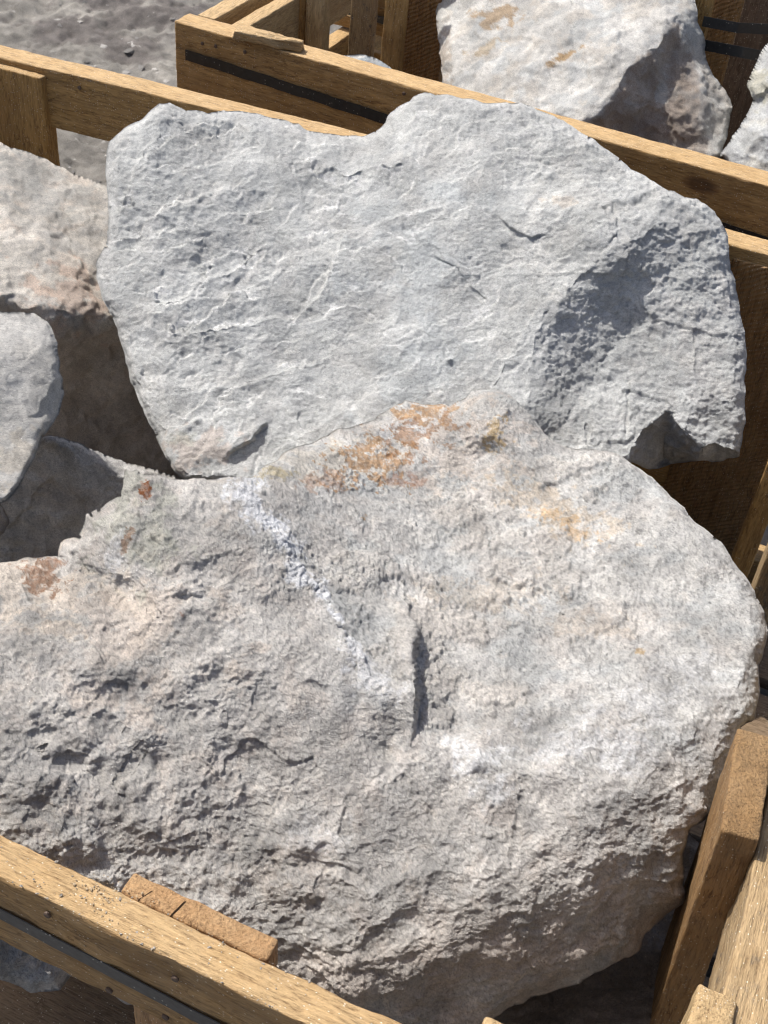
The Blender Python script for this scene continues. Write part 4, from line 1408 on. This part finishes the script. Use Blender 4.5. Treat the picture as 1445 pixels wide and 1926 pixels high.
def gen_col(base, alts, seed, spots=(), polys=()):
    def f(P, X, Y, d, h):
        C = np.zeros(P.shape) + np.array(base)
        C = C * (1 + 0.12 * fbm(P, 0.006, 4, 0.7, seed + 9)[..., None])
        C = C * (1 + 0.10 * fbm(P, 0.12, 4, 0.55, seed)[..., None])
        for k, (c, a, wl) in enumerate(alts):
            C = cmix(C, a * sstep(0.0, 0.45, fbm(P, wl, 5, 0.62, seed + 1 + k)), c)
        for (pl, a, c) in polys:
            C = cmix(C, a * pmask(X, Y, pl, P, seed=seed) * (0.75 + 0.25 * sstep(-.4, .3, fbm(P, 0.03, 5, .6, seed + 4))), c)
        for (x, y, rx, ry, a, c, ang) in spots:
            C = cmix(C, a * blob(X, Y, x, y, rx, ry, P, 0.03, seed + x * .01, 0.0, 0.4, ang), c)
        return C
    return f

# warm block at the far left
rock('boulder', [(-260, 380), (-160, 290), (-60, 262), (0, 268), (60, 288), (120, 315), (200, 350), (280, 400), (340, 500), (370, 620),
                 (372, 860), (330, 940), (200, 960), (0, 930), (-200, 880), (-280, 600)],
     [(-200, 330, 2.1), (0, 275, 2.12), (100, 312, 2.09), (200, 355, 2.07), (0, 420, 1.94), (100, 440, 1.93), (200, 470, 1.94), (0, 560, 1.8), (100, 585, 1.78), (200, 598, 1.85), (300, 600, 1.87), (100, 640, 1.8), (200, 650, 1.875), (150, 750, 1.94), (250, 760, 1.95), (280, 860, 2.01), (100, 850, 1.93), (-200, 560, 1.85), (-200, 800, 1.95), (330, 900, 2.05)],
     SHADY, 3.0,
     lambda X, Y, d: facet(X, Y, [(-300, 560), (0, 552), (60, 580), (105, 594), (150, 600), (195, 604), (210, 612), (400, 620), (400, 1000), (-300, 1000)], 0.00035, 60, 7, 61, 3)
     + ledge(X, Y, [(-20, 560), (10, 562), (35, 552)], -0.006, 30, 5, 3, 3),
     gen_disp(1.1, 60), gen_col((0.56, 0.53, 0.48), [((0.42, 0.41, 0.39), .6, 0.05), ((0.58, 0.50, 0.42), .5, 0.06)], 62,
                                [(150, 560, 90, 60, .6, (0.52, 0.39, 0.31), .3), (60, 340, 110, 50, .5, (0.37, 0.37, 0.35), .3), ],
             [([(-300, 575), (0, 568), (60, 590), (105, 604), (150, 610), (195, 614), (400, 630), (400, 1000), (-300, 1000)], .9, (0.50, 0.435, 0.375))]),  # shaded lower face painted browner and darker
     edge=(22, 0.02), thick=0.18, seed=3, fac=(110, 0.006, 0.9), label='warm beige block-shaped boulder with a flat dusty top at the left edge', group='boulders in the crates')

# grey rock at the left edge
rock('boulder', [(-220, 640), (-120, 600), (0, 586), (60, 588), (88, 600), (106, 640), (116, 700), (124, 745), (114, 778), (88, 806),
                 (74, 832), (64, 862), (48, 902), (20, 932), (-10, 952), (-120, 1000), (-230, 900)],
     [(-200, 640, 1.55), (0, 592, 1.56), (60, 596, 1.56), (100, 630, 1.54), (110, 700, 1.51), (0, 660, 1.49), (60, 665, 1.49), (0, 800, 1.435), (60, 780, 1.445),
      (110, 770, 1.50), (0, 920, 1.375), (40, 890, 1.39), (-150, 900, 1.39), (-150, 700, 1.5)],
     CLEAVED, 3.0,
     lambda X, Y, d: facet(X, Y, [(-300, 655), (0, 662), (60, 664), (84, 672), (92, 690), (100, 682), (130, 700), (130, 1000), (-300, 1100)], 0.00008, 60, 4, 71, 3),
     gen_disp(0.7, 70, 0.002, 0.35), gen_col((0.46, 0.45, 0.425), [((0.36, 0.355, 0.34), .5, 0.04), ((0.48, 0.46, 0.42), .4, 0.06)], 72,
                                [(30, 860, 60, 40, .35, (0.42, 0.36, 0.27), -.6)]),
     edge=(16, 0.02), thick=0.12, seed=4, fac=(70, 0.003, 0.9), label='light grey rock with a broken flat front face below the beige block', group='boulders in the crates')

# small corner under it
rock('boulder', [(-120, 945), (-20, 938), (4, 948), (12, 970), (18, 985), (8, 1003), (-10, 1015), (-100, 1040)],
     [(-100, 950, 1.47), (0, 950, 1.46), (0, 1000, 1.47), (-100, 1020, 1.5), (15, 985, 1.48)], SHADY, 3.0, None, gen_disp(0.6, 75),
     gen_col((0.42, 0.38, 0.35), [((0.36, 0.34, 0.33), .5, 0.04)], 76), edge=(10, 0.012), thick=0.06, jit=3, seed=14,
     label='small brownish rock corner jutting in at the left edge under the light grey rock', group='boulders in the crates')

# dark shaded rock in the hollow
rock('boulder', [(-120, 960), (20, 860), (60, 836), (85, 823), (120, 823), (160, 840), (205, 858), (245, 872), (300, 884), (345, 898), (420, 960),
                 (420, 1060), (300, 1150), (100, 1180), (-100, 1160)],
     [(85, 828, 1.62), (120, 828, 1.62), (200, 860, 1.63), (300, 888, 1.64), (60, 900, 1.64), (150, 930, 1.65), (230, 900, 1.645), (100, 1000, 1.675), (0, 1000, 1.675), (200, 1050, 1.69), (-100, 1000, 1.68), (380, 1000, 1.69), (0, 1100, 1.71)],
     SHADY, 3.0, lambda X, Y, d: facet(X, Y, [(150, 845), (200, 880), (245, 905), (330, 960), (420, 960), (380, 860), (200, 820)], 0.0009, 60, 5, 81, 2),
     gen_disp(1.0, 80), gen_col((0.60, 0.585, 0.56), [((0.42, 0.41, 0.39), .7, 0.04), ((0.54, 0.49, 0.45), .5, 0.06)], 82),
     edge=(14, 0.02), thick=0.12, seed=5, fac=(70, 0.006, 0.9), label='dark mottled rock in shade in the hollow left of the smooth grey boulder', group='boulders in the crates')

# rocks deeper in the near crate
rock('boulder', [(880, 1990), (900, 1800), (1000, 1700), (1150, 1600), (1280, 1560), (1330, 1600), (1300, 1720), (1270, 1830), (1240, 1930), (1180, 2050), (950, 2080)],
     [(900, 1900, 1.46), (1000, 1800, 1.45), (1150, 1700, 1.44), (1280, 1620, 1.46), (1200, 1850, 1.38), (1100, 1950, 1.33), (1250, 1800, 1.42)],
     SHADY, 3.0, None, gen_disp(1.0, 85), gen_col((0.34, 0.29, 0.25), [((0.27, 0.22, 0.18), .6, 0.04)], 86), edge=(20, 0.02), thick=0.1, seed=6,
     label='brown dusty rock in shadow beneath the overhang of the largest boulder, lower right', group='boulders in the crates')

# boulder in crate 2
tr = lambda x, y, z: (x, y, zr(x, y, z))
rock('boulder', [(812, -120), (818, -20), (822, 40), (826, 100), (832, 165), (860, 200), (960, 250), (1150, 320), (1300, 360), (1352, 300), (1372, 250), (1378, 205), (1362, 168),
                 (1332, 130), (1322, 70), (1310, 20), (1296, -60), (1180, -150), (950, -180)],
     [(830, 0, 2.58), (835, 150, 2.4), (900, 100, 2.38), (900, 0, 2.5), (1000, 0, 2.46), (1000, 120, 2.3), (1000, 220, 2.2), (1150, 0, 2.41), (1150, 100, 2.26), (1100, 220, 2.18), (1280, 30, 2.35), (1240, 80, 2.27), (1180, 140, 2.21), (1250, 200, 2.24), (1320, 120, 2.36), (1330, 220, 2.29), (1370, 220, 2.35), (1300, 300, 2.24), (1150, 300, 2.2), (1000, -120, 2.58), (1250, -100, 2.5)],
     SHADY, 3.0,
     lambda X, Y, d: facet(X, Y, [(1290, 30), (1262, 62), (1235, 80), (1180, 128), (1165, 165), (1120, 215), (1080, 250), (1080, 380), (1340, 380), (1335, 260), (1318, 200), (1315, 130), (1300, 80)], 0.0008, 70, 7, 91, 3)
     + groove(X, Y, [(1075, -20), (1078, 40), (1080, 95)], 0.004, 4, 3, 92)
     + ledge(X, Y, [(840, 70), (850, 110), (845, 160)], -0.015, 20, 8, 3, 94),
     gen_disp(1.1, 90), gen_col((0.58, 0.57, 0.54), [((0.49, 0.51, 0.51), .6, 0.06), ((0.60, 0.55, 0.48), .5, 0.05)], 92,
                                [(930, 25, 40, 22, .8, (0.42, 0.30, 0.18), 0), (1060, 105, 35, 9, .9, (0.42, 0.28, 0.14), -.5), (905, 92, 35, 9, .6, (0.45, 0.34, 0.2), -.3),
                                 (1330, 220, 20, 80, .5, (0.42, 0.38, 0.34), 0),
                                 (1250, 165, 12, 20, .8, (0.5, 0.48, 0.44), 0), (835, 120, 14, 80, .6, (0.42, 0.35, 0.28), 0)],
             [([(1278, 40), (1235, 82), (1182, 130), (1168, 165), (1122, 217), (1070, 255), (1060, 380), (1345, 380), (1325, 240), (1310, 180), (1312, 120)], 1.0, (0.36, 0.30, 0.25))]),  # broken side painted dark brown, shade put into the colour
     edge=(18, 0.03), thick=0.3, seed=7, fac=(80, 0.010, 0.9), label='large cream boulder with one shaded, dark brown broken side, standing in the crate behind', group='boulders in the crates')

rock('boulder', [(1600, 20), (1480, 50), (1446, 82), (1420, 120), (1408, 158), (1416, 186), (1392, 232), (1352, 292), (1400, 350), (1600, 380), (1650, 200)],
     [(1446, 90, 2.34), (1412, 158, 2.28), (1420, 190, 2.26), (1360, 290, 2.19), (1440, 250, 2.18), (1440, 160, 2.24), (1600, 100, 2.34), (1600, 300, 2.16), (1430, 330, 2.155)],
     CLEAVED, 3.0, lambda X, Y, d: ledge(X, Y, [(1400, 200), (1430, 183), (1470, 160)], -0.012, 30, 8, 3, 101),
     gen_disp(1.1, 100), gen_col((0.50, 0.51, 0.50), [((0.33, 0.34, 0.35), .7, 0.018), ((0.55, 0.52, 0.44), .4, 0.05)], 102,
                                 [(1420, 160, 25, 30, .5, (0.45, 0.43, 0.32), 0)]),
     edge=(16, 0.03), thick=0.2, seed=8, fac=(60, 0.01, 0.9), label='speckled grey and white rock at the right edge in the crate behind', group='boulders in the crates')

rock('boulder', [(620, 125), (645, 104), (680, 103), (712, 110), (740, 130), (760, 180), (700, 220), (620, 200)],
     [(645, 108, 2.42), (700, 108, 2.42), (740, 135, 2.40), (680, 180, 2.34)], CLEAVED, 3.0, None, gen_disp(0.8, 110),
     gen_col((0.30, 0.33, 0.35), [((0.5, 0.5, 0.48), .6, 0.02)], 111, [(670, 106, 30, 8, 1, (0.62, 0.6, 0.56), 0)]), edge=(10, 0.02), thick=0.1, jit=3, seed=9,
     label='small blue-grey stone just showing over the rail inside the crate behind', group='boulders in the crates')


# =========================================================== small things
def box_part(name, p0, p1, w, h, mat, parent):
    return plank(name, p0, p1, V1, w, h, mat, parent, cell=0.01, rough=0.0)
DARK = plain_material('dark_saw_kerf', (0.06, 0.035, 0.02), rough=0.9, spec=0.1)
for (xa, ya, xb, yb) in ((257, 1693, 289, 1672), (319, 1724, 350, 1692)):
    zc = ZT - 0.0008
    pa_, pb_ = onz(xa, ya, zc), onz(xb, yb, zc)
    plank('saw_cut', pa_, pb_, U1, 0.0012, 0.002, DARK, c1, cell=0.01, rough=0.0)
def crumbs(name, centre, spread, n, rmin, rmax, mat, label=None):
    rs = np.random.RandomState(5)
    V, F = [], []
    phi = (1 + 5 ** .5) / 2
    ico = np.array([(-1, phi, 0), (1, phi, 0), (-1, -phi, 0), (1, -phi, 0), (0, -1, phi), (0, 1, phi), (0, -1, -phi), (0, 1, -phi),
                    (phi, 0, -1), (phi, 0, 1), (-phi, 0, -1), (-phi, 0, 1)]) / 1.9
    fc = [(0, 11, 5), (0, 5, 1), (0, 1, 7), (0, 7, 10), (0, 10, 11), (1, 5, 9), (5, 11, 4), (11, 10, 2), (10, 7, 6), (7, 1, 8),
          (3, 9, 4), (3, 4, 2), (3, 2, 6), (3, 6, 8), (3, 8, 9), (4, 9, 5), (2, 4, 11), (6, 2, 10), (8, 6, 7), (9, 8, 1)]
    for k in range(n):
        r = rmin + (rmax - rmin) * rs.rand() ** 3
        u_, v_ = rs.normal(), rs.normal()
        p = centre + U1 * u_ * spread[0] + V1 * np.clip(v_ * spread[1], -T1 * 0.48, T1 * 0.48)
        sc = np.array([r * (0.6 + rs.rand()), r * (0.6 + rs.rand()), r * 0.6])
        v = ico * (1 + 0.35 * rs.normal(size=(12, 1))) * sc
        b = len(V)
        V += list(v + p + Zax * sc[2] * 0.6)
        F += [tuple(q + b for q in f) for f in fc]
    V = np.array(V)
    org = V.mean(0)
    col = np.full(V.shape, 0.5) * np.array([0.95, 0.85, 0.72])
    o = mesh_obj(name, V - org, F, mat, smooth=False, col=col)
    o.location = org
    tag(o, kind='stuff')
    return o
crumbs('stone_crumbs', onz(150, 1680, ZT), (0.2, 0.02), 320, 0.0003, 0.0011, ROUGH)
crumbs('wood_crumbs', onz(212, 1692, ZT), (0.018, 0.008), 150, 0.0003, 0.0009, plain_material('brown_crumb', (0.42, 0.32, 0.2), rough=0.9))

def gravel():
    rs = np.random.RandomState(11)
    V, F = [], []
    base_ico = [(-1, 1.6, 0), (1, 1.6, 0), (-1, -1.6, 0), (1, -1.6, 0), (0, -1, 1.6), (0, 1, 1.6), (0, -1, -1.6), (0, 1, -1.6),
                (1.6, 0, -1), (1.6, 0, 1), (-1.6, 0, -1), (-1.6, 0, 1)]
    ico = np.array(base_ico) / 1.9
    fc = [(0, 11, 5), (0, 5, 1), (0, 1, 7), (0, 7, 10), (0, 10, 11), (1, 5, 9), (5, 11, 4), (11, 10, 2), (10, 7, 6), (7, 1, 8),
          (3, 9, 4), (3, 4, 2), (3, 2, 6), (3, 6, 8), (3, 8, 9), (4, 9, 5), (2, 4, 11), (6, 2, 10), (8, 6, 7), (9, 8, 1)]
    col = []
    for k in range(1500):
        px, py = rs.uniform(-60, 460), rs.uniform(-60, 350)
        p = onz(px, py, 0.004)
        r = 0.002 + 0.011 * rs.rand() ** 4
        ang = rs.rand() * 6.28
        v = ico * (1 + 0.3 * rs.normal(size=(12, 1))) * np.array([r * (.7 + rs.rand()), r * (.7 + rs.rand()), r * .6])
        v = np.column_stack([v[:, 0] * math.cos(ang) - v[:, 1] * math.sin(ang), v[:, 0] * math.sin(ang) + v[:, 1] * math.cos(ang), v[:, 2]])
        z = float(fbm(np.array([[p[0], p[1], 0]]), 0.5, 3, 0.5, 3)[0]) * 0.02 + float(fbm(np.array([[p[0], p[1], 0]]), 0.12, 2, 0.6, 5)[0]) * 0.02
        b = len(V)
        V += list(v + np.array([p[0], p[1], z + 0.002]))
        F += [tuple(q + b for q in f) for f in fc]
        g = rs.uniform(0.2, 0.55)
        col += [(g, g * 0.96, g * 0.9)] * 12
    V = np.array(V)
    org = V.mean(0)
    o = mesh_obj('gravel', V - org, F, SHADY, smooth=False, col=np.array(col))
    o.location = org
    tag(o, kind='stuff')
gravel()
